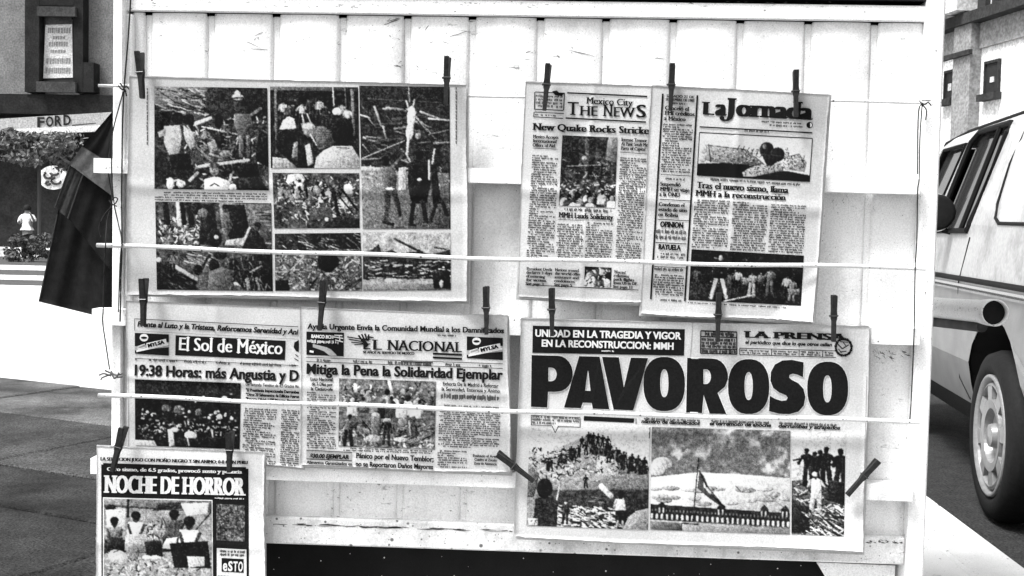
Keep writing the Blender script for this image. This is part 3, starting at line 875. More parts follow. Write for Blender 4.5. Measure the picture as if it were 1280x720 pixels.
class Paper:
    def __init__(s, corners, Y, label, m='paper', bulge=.004, seed=0, skirt=.004, pages=2, group='newspapers pegged to the stand', cat='newspaper', name='newspaper', curl=(0, 0)):
        s.c = np.array(corners, float)      # TL TR BR BL in photo pixels
        s.Y = Y; s.b = bulge; s.seed = seed; s.curl = curl
        cz = at(*s.c.mean(0), Y)
        s.root = empty(name, (cz[0], Y, at(*((s.c[2] + s.c[3]) / 2), Y)[2]), label, cat, group)
        n = 64
        T, S = np.meshgrid(np.linspace(0, 1, n), np.linspace(0, 1, n), indexing='ij')
        P = s.bil(S, T)
        # ragged, hand-trimmed outline
        rr = np.random.RandomState(seed + 50)
        e = rr.normal(size=(4, n)) * .25
        e[0] += .5 * np.sin(np.linspace(0, 5, n) + seed); e[1] += 1.1 * np.sin(np.linspace(0, 7, n) + 2 * seed); e[2] += .7 * np.sin(np.linspace(0, 6, n) + seed); e[3] += .8 * np.sin(np.linspace(0, 8, n) + 3 * seed)
        P[0, :, 1] += e[0]; P[-1, :, 1] += e[1]; P[:, 0, 0] += e[2]; P[:, -1, 0] += e[3]
        W = s.world(P.reshape(-1, 2), 0).reshape(n, n, 3)
        V = list(W.reshape(-1, 3)); Fc = [(i * n + j, i * n + j + 1, (i + 1) * n + j + 1, (i + 1) * n + j) for i in range(n - 1) for j in range(n - 1)]
        ring = [j for j in range(n)] + [i * n + n - 1 for i in range(1, n)] + [(n - 1) * n + j for j in range(n - 2, -1, -1)] + [i * n for i in range(n - 2, 0, -1)]
        k = len(V)
        for i in ring: V.append(V[i] + np.array([0, .0016, 0]))
        m_ = len(ring)
        Fc += [(ring[i], ring[(i + 1) % m_], k + (i + 1) % m_, k + i) for i in range(m_)]
        mesh('front_page', V, Fc, M[m], s.root, True)
        for pg in range(pages):
            d = np.array([(1.2, -1.0), (2.2, 1.2), (2.0, 3.2), (-1.3, 2.6)]) * (.6 + pg * .55)
            c0 = s.c; s.c = c0 + d
            Pq = s.bil(S[::3, ::3], T[::3, ::3]); q = Pq.shape[0]
            W = s.world(Pq.reshape(-1, 2), -(.0022 + .0024 * pg))
            s.c = c0
            mesh('inner_page', W, [(i * q + j, i * q + j + 1, (i + 1) * q + j + 1, (i + 1) * q + j) for i in range(q - 1) for j in range(q - 1)], M['paper_page'], s.root, True)

    def bil(s, S, T):
        S = np.asarray(S)[..., None]; T = np.asarray(T)[..., None]
        return (s.c[0] * (1 - S) + s.c[1] * S) * (1 - T) + (s.c[3] * (1 - S) + s.c[2] * S) * T

    def inv(s, P):
        S = np.full(len(P), .5); T = S.copy()
        for _ in range(6):
            Q = s.bil(S, T); d = P - Q
            dS = (s.c[1] - s.c[0]) * (1 - T)[:, None] + (s.c[2] - s.c[3]) * T[:, None]
            dT = (s.c[3] - s.c[0]) * (1 - S)[:, None] + (s.c[2] - s.c[1]) * S[:, None]
            det = dS[:, 0] * dT[:, 1] - dS[:, 1] * dT[:, 0]
            S = S + (d[:, 0] * dT[:, 1] - d[:, 1] * dT[:, 0]) / det
            T = T + (dS[:, 0] * d[:, 1] - dS[:, 1] * d[:, 0]) / det
        return S, T

    def world(s, P, layer):
        """layer = metres in front of the page"""
        S, T = s.inv(P)
        k = s.seed
        bump = s.b * (.5 * np.sin(3.1 * S + k) * np.sin(2.3 * T + 1.7 * k) + .35 * np.sin(6.3 * S + 3 * k + 2.5 * T) * T + .9 * (T - .15) ** 2)
        bump += s.b * .5 * np.exp(-((T - .5 - .01 * np.sin(9 * S)) / .03) ** 2) + s.b * .3 * np.exp(-((S - .5) / .025) ** 2) + s.b * .22 * np.sin(13 * S + 9 * T + 2 * k) * np.sin(7 * T - 5 * S + k)
        bump += .0006 * np.sin(15 * T + 4 * S + k) + s.curl[0] * np.clip(S + (1 - T) - 1.78, 0, 1) * 1.0 + s.curl[1] * np.clip(S + T - 1.75, 0, 1)
        y = s.Y - bump - layer * 1.8
        r = ray(P[:, 0], P[:, 1])
        return CP + r * (y / r[:, 1])[:, None]

    def poly(s, name, pts, m='ink', layer=.0004, parent=None):
        pts = np.array(pts, float)
        W = s.world(pts, layer)
        tri = tessellate_polygon([[Vector((a, c, 0)) for a, c in pts]])
        return mesh(name, W, tri, M[m], parent or s.root)

    def area(s, name, q, m='ink', layer=.0004, n=26, parent=None):
        """filled four-cornered printed area following the page"""
        q = np.array(q, float)
        T, S = np.meshgrid(np.linspace(0, 1, n), np.linspace(0, 1, n), indexing='ij'); S = S[..., None]; T = T[..., None]
        P = (q[0] * (1 - S) + q[1] * S) * (1 - T) + (q[3] * (1 - S) + q[2] * S) * T
        return mesh(name, s.world(P.reshape(-1, 2), layer), [(i * n + j, i * n + j + 1, (i + 1) * n + j + 1, (i + 1) * n + j) for i in range(n - 1) for j in range(n - 1)], M[m], parent or s.root)

    def lines(s, name, segs, m='ink', layer=.0007, parent=None):
        """segs: (x0,y0,x1,y1,width)"""
        V = []; Fc = []
        for x0, y0, x1, y1, wd in segs:
            L_ = math.hypot(x1 - x0, y1 - y0); n = max(2, int(L_ / 7)); nx, ny = -(y1 - y0) / L_ * wd / 2, (x1 - x0) / L_ * wd / 2
            k = len(V)
            for i in range(n + 1):
                t = i / n; V += [(x0 + (x1 - x0) * t + nx, y0 + (y1 - y0) * t + ny), (x0 + (x1 - x0) * t - nx, y0 + (y1 - y0) * t - ny)]
            Fc += [(k + 2 * i, k + 2 * i + 1, k + 2 * i + 3, k + 2 * i + 2) for i in range(n)]
        return mesh(name, s.world(np.array(V, float), layer), Fc, M[m], parent or s.root)

    def text(s, name, t, x0, y0, x1, y1, h, style='bold', m='ink', layer=.0008, parent=None):
        parts = styled(t, style)
        A = np.concatenate([p[0] for p in parts]); lo, hi = A[:, 0].min(), A[:, 0].max()
        u = np.array([x1 - x0, y1 - y0], float); up = np.array([u[1], -u[0]]) / np.linalg.norm(u) * h
        V = []; Fc = []
        for v, f, ly in parts:
            k = sum(len(a) for a in V)
            P = np.array([x0, y0]) + ((v[:, :1] - lo) / (hi - lo)) * u + (v[:, 1:2] / CAP) * up
            V.append(s.world(P, layer + ly * .00004)); Fc += [tuple(i + k for i in q) for q in f]
        return mesh(name, np.concatenate(V), Fc, M[m], parent or s.root)

    def column(s, q, pitch=2.85, m='inklight', layer=.0007, seed=0, dens=.9, hh=.62, name='text_column', para=.12, parent=None):
        """small print: rows of tiny uneven letter marks"""
        q = np.array(q, float); r = random.Random(seed + 11)
        H = np.linalg.norm(q[3] - q[0]); Wd = np.linalg.norm(q[1] - q[0]); n = max(1, int(H / pitch))
        P = []; Fc = []
        for i in range(n):
            t0 = (i + .15) / n; t1 = (i + .15 + hh) / n
            x = r.choice((0, 0, 0, .08)) * Wd; end = Wd * (r.uniform(.3, .95) if r.random() < para else 1.0)
            while x < end - 1:
                for _ in range(r.randint(2, 8)):
                    wd = r.uniform(.7, 1.35)
                    if x + wd > end: break
                    a, c = x / Wd, (x + wd) / Wd
                    ty0 = t0 + (r.choice((0, 0, -.22, .1)) * (t1 - t0)); ty1 = t1 - (r.choice((0, 0, .25, .0, -.2)) * (t1 - t0))
                    if r.random() < dens:
                        k = len(P)
                        for S_, T_ in ((a, ty0), (c, ty0), (c, ty1), (a, ty1)):
                            P.append((q[0] * (1 - S_) + q[1] * S_) * (1 - T_) + (q[3] * (1 - S_) + q[2] * S_) * T_)
                        Fc.append((k, k + 1, k + 2, k + 3))
                    x += wd + r.uniform(.25, .5)
                x += r.uniform(.9, 1.5)
        if not P: return
        return mesh(name, s.world(np.array(P), layer), Fc, M[m], parent or s.root)

    def photo(s, q, cv, name='photograph', layer=.0005):
        q = np.array(q, float); v = cv.out(); ny, nx = v.shape
        T, S = np.meshgrid(np.linspace(0, 1, ny), np.linspace(0, 1, nx), indexing='ij'); S = S[..., None]; T = T[..., None]
        P = (q[0] * (1 - S) + q[1] * S) * (1 - T) + (q[3] * (1 - S) + q[2] * S) * T
        W = s.world(P.reshape(-1, 2), layer) - WL[s.root.name]
        I = np.arange(ny * nx).reshape(ny, nx)
        Fq = np.stack([I[:-1, :-1], I[:-1, 1:], I[1:, 1:], I[1:, :-1]], -1).reshape(-1, 4)
        me = bpy.data.meshes.new(name)
        me.vertices.add(len(W)); me.vertices.foreach_set('co', W.ravel())
        me.loops.add(Fq.size); me.loops.foreach_set('vertex_index', Fq.ravel().astype(np.int32))
        me.polygons.add(len(Fq)); me.polygons.foreach_set('loop_start', np.arange(0, Fq.size, 4, dtype=np.int32))
        me.update(calc_edges=True)
        at_ = me.color_attributes.new('ink', 'FLOAT_COLOR', 'POINT')
        lin = .007 + .53 * np.clip(v, 0, 1) ** 2.2
        at_.data.foreach_set('color', np.repeat(lin.ravel(), 4).astype(np.float32) * np.tile([1, 1, 1, 0], lin.size).astype(np.float32) + np.tile([0, 0, 0, 1], lin.size).astype(np.float32))
        me.materials.append(M['photo'])
        o = bpy.data.objects.new(name, me); COL.objects.link(o); o.parent = s.root
        WL[o.name] = WL[s.root.name]
        return o


# ------------------------------------------------------------------ press photographs drawn as grey raster on fine grids
def vnoise(ny, nx, cell, rs):
    gy, gx = int(ny / cell) + 3, int(nx / cell) + 3
    g = rs.rand(gy, gx)
    y = np.arange(ny) / cell; x = np.arange(nx) / cell
    iy = y.astype(int); ix = x.astype(int); fy = (y - iy)[:, None]; fx = (x - ix)[None]
    fy = fy * fy * (3 - 2 * fy); fx = fx * fx * (3 - 2 * fx)
    a = g[np.ix_(iy, ix)]; b_ = g[np.ix_(iy, ix + 1)]; c = g[np.ix_(iy + 1, ix)]; d = g[np.ix_(iy + 1, ix + 1)]
    return (a * (1 - fx) + b_ * fx) * (1 - fy) + (c * (1 - fx) + d * fx) * fy


class CV:
    K = 1.6
    warp = .24
    busy = .16

    def __init__(s, w, h, bgv, seed, n1=.25, n2=.2):
        s.w, s.h = w, h; s.ny, s.nx = int(h * s.K) + 1, int(w * s.K) + 1
        s.rs = np.random.RandomState(seed); s.r = random.Random(seed)
        s.a = np.full((s.ny, s.nx), float(bgv))
        s.a += (vnoise(s.ny, s.nx, 14, s.rs) - .5) * n1 + (vnoise(s.ny, s.nx, 4, s.rs) - .5) * n2
        s.yy, s.xx = np.mgrid[0:s.ny, 0:s.nx] / s.K

    def sl(s, x0, y0, x1, y1):
        K = s.K
        return (slice(max(0, int(y0 * K) - 1), max(0, min(s.ny, int(y1 * K) + 2))), slice(max(0, int(x0 * K) - 1), max(0, min(s.nx, int(x1 * K) + 2))))

    def put(s, w_, m_, v, tex=.12):
        if m_.size == 0: return
        t = s.a[w_]
        n = int(m_.sum())
        if n == 0: return
        if n < 22 or tex <= .06:
            t[m_] = v + (s.rs.rand(n) - .5) * tex; return
        # rounded modelling: lit from the upper left, folds, a rim on the far side
        x = s.xx[w_]; y = s.yy[w_]
        gx = (x - x[m_].mean()) / (np.ptp(x[m_]) + 1); gy = (y - y[m_].mean()) / (np.ptp(y[m_]) + 1)
        amp = .34 if v > .3 else .12
        f = s.rs.uniform(.5, 1.0); ph = s.rs.uniform(0, 6); an = s.rs.uniform(-.6, .6)
        val = v - amp * (gx * .8 + gy * .6) + (.07 if v > .25 else .03) * (1.0 if n < 900 else .25) * np.sin((x * math.cos(an) + y * math.sin(an)) * f * 1.6 + ph + 1.5 * np.sin(y * .35 + ph))
        if n > 60:
            lo = np.zeros_like(m_); hi = np.zeros_like(m_)
            lo[:, :-1] |= m_[:, :-1] & ~m_[:, 1:]; lo[:-1] |= m_[:-1] & ~m_[1:]; hi[:, 1:] |= m_[:, 1:] & ~m_[:, :-1]; hi[1:] |= m_[1:] & ~m_[:-1]
            val = val - (.3 if v > .3 else 0) * lo + (.2 if v < .3 else .08) * hi * (s.rs.rand(*m_.shape) < .7)
        t[m_] = val[m_] + (s.rs.rand(n) - .5) * tex

    def ell(s, cx, cy, rx, ry, v, ang=0, tex=.12):
        R_ = max(rx, ry); w_ = s.sl(cx - R_, cy - R_, cx + R_, cy + R_)
        x = s.xx[w_] - cx; y = s.yy[w_] - cy; c, q = math.cos(ang), math.sin(ang)
        s.put(w_, ((x * c + y * q) / rx) ** 2 + ((-x * q + y * c) / ry) ** 2 < 1, v, tex)

    def ln(s, x0, y0, x1, y1, wd, v, tex=.1):
        w_ = s.sl(min(x0, x1) - wd, min(y0, y1) - wd, max(x0, x1) + wd, max(y0, y1) + wd)
        x = s.xx[w_]; y = s.yy[w_]; dx, dy = x1 - x0, y1 - y0; L2 = dx * dx + dy * dy + 1e-9
        t = np.clip(((x - x0) * dx + (y - y0) * dy) / L2, 0, 1)
        s.put(w_, (x - x0 - t * dx) ** 2 + (y - y0 - t * dy) ** 2 < (wd / 2) ** 2, v, tex)

    def fill(s, pts, v, tex=.12):
        xs = [p[0] for p in pts]; ys = [p[1] for p in pts]; w_ = s.sl(min(xs), min(ys), max(xs), max(ys))
        x = s.xx[w_]; y = s.yy[w_]; ins = np.zeros(x.shape, bool)
        for (xa, ya), (xb, yb) in zip(pts, pts[1:] + pts[:1]):
            if ya == yb: continue
            cr = ((ya > y) != (yb > y)) & (x < (xb - xa) * (y - ya) / (yb - ya) + xa); ins ^= cr
        s.put(w_, ins, v, tex)

    def rub(s, x0, y0, x1, y1, n, l=(2, 7), wd=(.8, 1.8), vs=(.05, .1, .6, .8, .95), ang=(-3.2, 3.2)):
        for _ in range(n):
            x, y = s.r.uniform(x0, x1), s.r.uniform(y0, y1); L_ = s.r.uniform(*l); a = s.r.uniform(*ang)
            s.ln(x, y, x + L_ * math.cos(a), y + L_ * math.sin(a), s.r.uniform(*wd), s.r.choice(vs))

    def man(s, x, y, h, shirt=.8, pants=.08, lean=0, hair=.03, arms=1, skin=.25):
        """figure with head at (x, y), height h in px"""
        k = h / 7.5; r = s.r
        hx = x + lean * k * 2
        s.fill([(x - k * .95 + lean * k, y + k * 1.05), (x - k * .4 + lean * k, y + k * .8), (x + k * .4 + lean * k, y + k * .8), (x + k * .95 + lean * k, y + k * 1.05), (x + k * .85, y + k * 2.4), (x + k * .75, y + k * 3.7), (x - k * .8, y + k * 3.6), (x - k * .8, y + k * 2.4)], shirt)
        s.fill([(x + k * .2 + lean * k, y + k), (x + k * .95 + lean * k, y + k), (x + k * .75, y + k * 3.6), (x + k * .3, y + k * 3.6)], max(.03, shirt - .22))
        s.ln(x - k * .3, y + k * 1.6, x + k * .1, y + k * 3.2, k * .22, shirt - .15)
        s.ln(x - k * .45, y + k * 3.5, x - k * r.uniform(.4, .9), y + k * 6.6, k * .85, pants); s.ln(x + k * .45, y + k * 3.5, x + k * r.uniform(.4, 1.0), y + k * 6.6, k * .85, pants)
        if arms:
            for sg in (-1, 1):
                ex, ey = x + sg * k * r.uniform(1.1, 1.7) + lean * k, y + k * r.uniform(2.2, 3)
                s.ln(x + sg * k * .9 + lean * k, y + k * 1.3, ex, ey, k * .5, shirt - .12); s.ln(ex, ey, ex - sg * k * r.uniform(-.3, .9), ey + k * r.uniform(-.6, 1), k * .4, skin)
        s.ln(x + lean * k, y + k * .9, x + lean * k * 1.4, y + k * .5, k * .4, skin * .8); s.ell(x + lean * k * 1.6, y + k * .35, k * .42, k * .58, skin); s.ell(x + lean * k * 1.6 - k * .06 * r.choice((-1, 1)), y + k * .12, k * .46, k * .42, hair)

    def head(s, x, y, r, hair=.04, sh=.8, tex=.1):
        s.ell(x, y + r * 2.4, r * 2.1, r * 1.5, sh, 0, .15); s.fill([(x - r * 2.0, y + r * 2.3), (x + r * 2.0, y + r * 2.3), (x + r * 2.3, y + r * 6), (x - r * 2.3, y + r * 6)], sh, .15)
        s.ell(x, y, r, r * 1.2, hair, 0, tex)

    def crowd(s, x0, y0, x1, y1, n, r=(1.5, 3)):
        P = sorted([(s.r.uniform(y0, y1), s.r.uniform(x0, x1)) for _ in range(n)])
        for y, x in P: s.head(x, y, s.r.uniform(*r), s.r.choice((.03, .05, .3, .7)), s.r.choice((.1, .25, .5, .85, .95)))

    def out(s):
        b0 = np.pad(s.a, 1, 'edge'); b0 = (b0[:-2] + 2 * b0[1:-1] + b0[2:]) / 4; s.a = (b0[:, :-2] + 2 * b0[:, 1:-1] + b0[:, 2:]) / 4
        wx = (vnoise(s.ny, s.nx, 3.2, s.rs) - .5) * 4.2 + (vnoise(s.ny, s.nx, 1.6, s.rs) - .5) * 2.6; wy = (vnoise(s.ny, s.nx, 3.2, s.rs) - .5) * 4.2 + (vnoise(s.ny, s.nx, 1.6, s.rs) - .5) * 2.6
        wx *= s.warp * 1.2; wy *= s.warp
        Y, X_ = np.mgrid[0:s.ny, 0:s.nx]
        a = s.a[np.clip((Y + wy).round().astype(int), 0, s.ny - 1), np.clip((X_ + wx).round().astype(int), 0, s.nx - 1)]
        a = a + ((vnoise(s.ny, s.nx, 5, s.rs) - .5) * .7 + (vnoise(s.ny, s.nx, 2.2, s.rs) - .5) * .6) * s.warp * np.clip(1.3 - abs(a - .5), .5, 1)
        rg = 1 - 2 * abs(vnoise(s.ny, s.nx, 4.2, s.rs) - .5); mk = np.clip((vnoise(s.ny, s.nx, 13, s.rs) - .42) * 5, 0, 1)
        a = a + (rg - .62) * s.busy * mk
        f1 = vnoise(s.ny, s.nx, 2.0, s.rs); f2 = np.clip((vnoise(s.ny, s.nx, 9, s.rs) - .45) * 6, 0, 1)
        a = a + (np.clip((f1 - .68) * 8, 0, 1) * .42 * f2 - np.clip((.32 - f1) * 8, 0, 1) * .4 * (1 - f2 * .5)) * s.busy * 1.3
        g_ = (s.rs.rand(s.ny, s.nx) - .5) * .14 + (vnoise(s.ny, s.nx, 1.5, s.rs) - .5) * .12
        a = a + g_ * np.clip(.35 + a * 1.3, .3, 1)
        a = np.clip(a, 0, 1)
        return np.clip(.5 + (a - .45) * 1.16, 0.0, .98)

# ------------------------------------------------------------------ 1. double page of press photographs
G = 'newspapers pegged to the stand'
P1 = Paper([(161, 95), (583, 106.5), (584, 376), (158, 367)], 2.048, 'large open page covered with seven press photographs, upper left on the stand', seed=1, bulge=.006)
c = CV(143, 129, .22, 1)
c.fill([(0, 0), (66, 0), (62, 30), (0, 22)], .5); c.rub(0, 2, 66, 34, 120, (4, 16), (.7, 1.6), (.1, .3, .7, .85), (-.1, .6))
c.fill([(66, 0), (143, 0), (143, 40), (90, 46), (64, 32)], .13); c.fill([(0, 32), (24, 30), (14, 60), (0, 55)], .1)
c.rub(40, 34, 143, 70, 90, (3, 9), (.8, 1.8)); c.fill([(50, 44), (72, 36), (73, 40), (52, 49)], .9); c.ln(60, 50, 120, 62, 2, .8)
c.fill([(0, 70), (12, 84), (30, 112), (0, 129)], .12); c.fill([(20, 72), (120, 78), (140, 129), (20, 129)], .12)
c.rub(20, 75, 140, 128, 90, (3, 10), (1, 2.5), (.05, .2, .5, .85))
c.fill([(16, 82), (44, 84), (50, 104), (22, 104)], .06); c.fill([(12, 50), (32, 48), (35, 62), (32, 84), (18, 86), (12, 70)], .78); c.fill([(4, 58), (14, 52), (14, 62), (6, 64)], .7); c.ell(29, 40, 8, 8, .05); c.ln(33, 60, 31, 74, 4, .72)
c.fill([(36, 48), (50, 58), (52, 72), (46, 80), (38, 66)], .72); c.ell(43, 40, 7, 7, .04); c.fill([(52, 62), (84, 66), (90, 92), (46, 98)], .25)
c.ell(80, 42, 6.5, 9, .05); c.ell(83, 66, 9, 10, .07); c.fill([(70, 80), (98, 78), (100, 92), (70, 94)], .2)
c.fill([(102, 33), (122, 33), (126, 58), (120, 66), (106, 66), (101, 48)], .32); c.ln(123, 34, 134, 26, 4, .4); c.ell(105, 24, 5, 6, .2)
c.ell(105, 12, 7.5, 4, .85); c.ell(105, 8.5, 4, 5, .9); c.ln(98, 13.5, 112, 12.5, 1.6, .05)
c.ln(109, 62, 109, 86, 6, .36); c.ln(118, 62, 118, 86, 6, .33); c.fill([(128, 66), (143, 60), (143, 100), (126, 92)], .06)
c.man(62, 52, 30, .55, .1, .5, .05, 1, .4); c.man(94, 50, 26, .3, .12, -.4, .04, 1, .4); c.man(134, 44, 34, .16, .06, -.2, .04, 1, .35); c.ell(60, 76, 7, 6, .45); c.ell(57, 72, 4.5, 4.5, .05); c.fill([(66, 70), (76, 66), (80, 78), (70, 84)], .6); c.ell(90, 84, 8, 5, .5); c.ln(70, 84, 88, 90, 3, .55); c.ln(100, 76, 92, 88, 2.6, .4); c.rub(50, 60, 100, 96, 50, (2, 7), (.7, 1.4), (.1, .35, .55, .7), (-.4, .9)); c.ln(56, 100, 118, 91, 4, .82); c.ell(75, 104, 6, 7.5, .62); c.ell(75, 98.5, 6.4, 3.6, .3); c.ell(72.6, 103, 1.1, .8, .25); c.ell(77.4, 103, 1.1, .8, .25); c.ln(75, 103, 75.4, 106, .8, .4); c.ln(73, 108.4, 77, 108.2, .8, .3)
c.fill([(62, 116), (72, 113), (80, 113), (92, 117), (92, 129), (62, 129)], .93); c.ln(70, 124, 75, 121, 1.6, .1); c.ln(75, 121, 80, 124, 1.6, .1)
c.ell(115, 106, 12, 12, .04); c.fill([(98, 114), (130, 112), (143, 129), (96, 129)], .09); c.ln(96, 110, 92, 126, 4, .7); c.ell(33, 122, 6, 5, .75); c.ln(44, 118, 54, 108, 4, .7); c.ell(20, 122, 5, 8, .9); c.ell(98, 126, 5, 5, .85)
P1.photo([(193, 108), (334, 110), (336, 238), (193, 236)], c)
c = CV(146, 112, .3, 2)
c.rub(4, 20, 60, 56, 200, (2, 6), (.8, 2)); c.fill([(80, 0), (146, 2), (146, 60), (110, 50), (84, 40)], .42); c.rub(100, 8, 146, 56, 60, (4, 14), (.7, 1.2), (.15, .65), (-.1, .1))
for x in (12, 32, 42): c.ln(x, 0, x + 3, 26, 8, .05)
c.fill([(26, 0), (30, 0), (34, 34), (27, 30)], .85); c.fill([(48, 4), (74, 0), (78, 40), (72, 54), (54, 54), (56, 24)], .1); c.ell(52, 8, 8, 8, .05); c.ell(60, 14, 7, 6, .4)
c.fill([(92, 2), (112, 2), (116, 26), (120, 44), (92, 46), (86, 30)], .06); c.ell(74, 46, 9, 11, .05); c.ell(76, 44, 3, 3, .8); c.fill([(88, 48), (112, 44), (112, 54), (86, 55)], .75)
c.fill([(112, 34), (124, 30), (134, 44), (142, 62), (108, 60)], .08); c.ln(118, 32, 108, 54, 3, .8)
c.rub(30, 62, 74, 80, 80, (5, 14), (.8, 1.6), (.3, .6, .8), (.2, .5)); c.fill([(0, 74), (50, 100), (50, 112), (0, 112)], .07); c.ln(20, 80, 50, 98, 5, .85); c.ln(84, 100, 112, 106, 4, .9)
c.ell(18, 74, 5, 6, .05); c.ell(3, 74, 4, 3, .85); c.fill([(52, 84), (64, 80), (70, 104), (66, 112), (54, 112)], .35); c.ln(54, 90, 66, 68, 4, .15); c.ell(52, 86, 6, 7, .05); c.ell(72, 80, 7, 8, .05)
c.fill([(66, 88), (82, 82), (98, 88), (96, 112), (64, 112)], .38); c.fill([(98, 70), (146, 62), (146, 112), (112, 112), (96, 96)], .09); c.ln(118, 88, 132, 80, 2, .7); c.ln(114, 98, 116, 112, 5, .5); c.ln(126, 96, 130, 112, 4, .45); c.ell(96, 78, 6, 8, .06); c.ell(80, 66, 9, 7, .12)
c.fill([(84, 12), (92, 8), (98, 30), (90, 44), (84, 30)], .34); c.ell(88, 8, 4.5, 5, .22); c.ell(88, 5, 4.6, 3, .04); c.ell(128, 30, 4.5, 5.5, .2); c.ell(128, 27, 4.8, 3.2, .04); c.ell(26, 62, 4, 5, .3); c.man(20, 64, 34, .5, .1, .3, .05, 1, .3); c.rub(84, 60, 140, 110, 60, (3, 9), (.7, 1.3), (.25, .4, .6), (.9, 1.9)); c.rub(4, 84, 60, 110, 24, (3, 9), (.7, 1.3), (.25, .4), (.3, .7)); c.ln(98, 50, 110, 60, 3, .5); c.ell(114, 62, 3, 2.4, .55)
P1.photo([(194, 252), (339, 254), (341, 364), (196, 362)], c)
c = CV(111, 102, .09, 3, .12, .1)
c.fill([(0, 0), (111, 0), (111, 7), (0, 5)], .32); c.ln(7, 6, 8, 84, 4, .35); c.ln(103, 4, 105, 60, 4, .42); c.ln(94, 0, 96, 30, 2, .4); c.fill([(14, 8), (70, 6), (70, 12), (14, 13)], .05)
for x, y, r_, sh in ((16, 18, 2, .8), (24, 22, 2, .3), (32, 14, 2, .12), (40, 20, 2.2, .9), (48, 15, 2, .2), (56, 20, 2.2, .1), (62, 15, 2.3, .75), (69, 22, 2.4, .15), (90, 20, 2.2, .6), (97, 26, 2, .9)): c.man(x, y, 32, sh, .08, 0, .04, 1, .55)
c.ln(79, 0, 80, 24, 1.6, .95); c.ell(84, 31, 6, 5, .95); c.fill([(76, 34), (92, 36), (90, 44), (76, 42)], .1); c.fill([(38, 46), (52, 44), (60, 56), (54, 66), (42, 60)], .55); c.ell(48, 50, 8, 4, .85); c.ln(50, 60, 58, 74, 1.8, .95); c.ln(40, 36, 42, 46, 2, .9); c.ln(46, 34, 50, 44, 1.4, .9)
c.fill([(58, 50), (68, 50), (80, 58), (80, 74), (60, 80), (56, 64)], .36)
for i in range(7): c.ln(60, 56 + i * 3.2, 78, 58 + i * 2.6, .7, .2)
c.fill([(11, 54), (16, 42), (24, 37), (30, 40), (33, 53)], .9); c.ell(20, 70, 14, 17, .05); c.fill([(29, 70), (35, 68), (34, 88), (26, 90)], .5); c.ell(31, 74, 2, 3, .7)
c.ell(90, 57, 14, 19, .04); c.fill([(78, 74), (102, 74), (111, 90), (111, 102), (54, 102), (57, 88), (66, 80)], .74); c.ln(82, 76, 98, 77, 1.2, .25); c.fill([(2, 88), (20, 90), (34, 102), (2, 102)], .66); c.fill([(43, 74), (49, 71), (54, 96), (46, 100)], .8); c.fill([(34, 80), (43, 76), (46, 102), (32, 102)], .04)
P1.photo([(337.5, 108), (447.5, 109), (449.5, 210), (338.5, 210)], c)
c = CV(107, 69, .25, 4)
c.ell(30, 8, 16, 7, .78); c.crowd(4, 6, 100, 30, 26, (1.5, 3)); c.rub(4, 6, 104, 60, 260, (1.5, 6), (.8, 1.8)); c.fill([(44, 44), (70, 42), (74, 58), (46, 58)], .28)
c.ln(76, 8, 104, 46, 3, .04); c.ln(70, 14, 100, 52, 2, .04); c.ln(74, 20, 82, 60, 5, .06); c.ln(40, 10, 42, 30, 3, .05); c.ell(66, 58, 2.5, 2.5, .95); c.fill([(78, 54), (107, 56), (107, 69), (60, 69)], .1)
P1.photo([(340.5, 216), (449, 216.5), (449.5, 285), (343, 285.5)], c)
c = CV(108, 73, .34, 5)
c.fill([(0, 0), (108, 0), (108, 20), (0, 22)], .1); c.rub(0, 0, 108, 22, 60, (3, 12), (.7, 1.5), (.05, .4, .8), (.1, .9)); c.rub(0, 26, 108, 72, 420, (1.5, 6), (.8, 1.6), (.1, .3, .7, .9))
c.fill([(52, 24), (78, 24), (80, 40), (68, 50), (60, 48), (54, 44)], .04); c.ln(34, 32, 20, 46, 2, .8); c.ln(52, 56, 42, 70, 2, .05); c.fill([(0, 60), (16, 58), (18, 73), (0, 73)], .05); c.rub(80, 50, 108, 72, 10, (8, 20), (1.5, 2.5), (.15, .4), (-.9, -.5))
P1.photo([(343.5, 292), (450.5, 291), (453, 363.5), (344, 363.5)], c)
c = CV(110, 178, .15, 6, .1, .1)
c.fill([(0, 0), (110, 0), (110, 22), (0, 18)], .14); c.ln(10, 16, 100, 20, 1, .3)
for k in range(38):
    x, y = c.r.uniform(-5, 95), c.r.uniform(22, 92); L_ = c.r.uniform(10, 34); a = c.r.choice((-.12, -.05, .1, .35, .9)); v = c.r.choice((.32, .45, .25, .6)); c.ln(x, y, x + L_ * math.cos(a), y + L_ * math.sin(a), c.r.uniform(1.4, 3), v); c.ln(x, y + 2.4, x + L_ * math.cos(a), y + 2.4 + L_ * math.sin(a), 1.5, .03)
c.fill([(0, 104), (110, 108), (110, 178), (0, 178)], .42, .2); c.rub(0, 100, 110, 122, 90, (1, 4), (1, 2), (.3, .6, .85)); c.rub(0, 120, 110, 176, 120, (1, 4), (.6, 1.2), (.28, .55))
c.ln(0, 36, 12, 40, 2, .9); c.ln(18, 26, 26, 50, 3, .7); c.ln(28, 50, 32, 66, 2.5, .65); c.ln(84, 40, 110, 42, 2, .9); c.ln(2, 90, 54, 68, 1.3, .85); c.ln(84, 60, 110, 54, 2, .5)
c.ln(60, 0, 61, 20, 1, .8); c.ln(57, 18, 61, 32, 2, .85); c.ln(67, 17, 64, 32, 2, .85); c.ell(63, 38, 5.2, 14, .92, .1); c.ell(61, 56, 5, 11, .88, .15); c.ln(59, 64, 57, 84, 3.2, .92); c.ln(56, 84, 62, 96, 2.2, .8); c.ell(71, 62, 4, 4, .6); c.ln(68, 40, 92, 76, 1.4, .05)
c.ln(0, 103, 26, 104, 6, .75); c.ell(30, 93, 5, 7, .04)
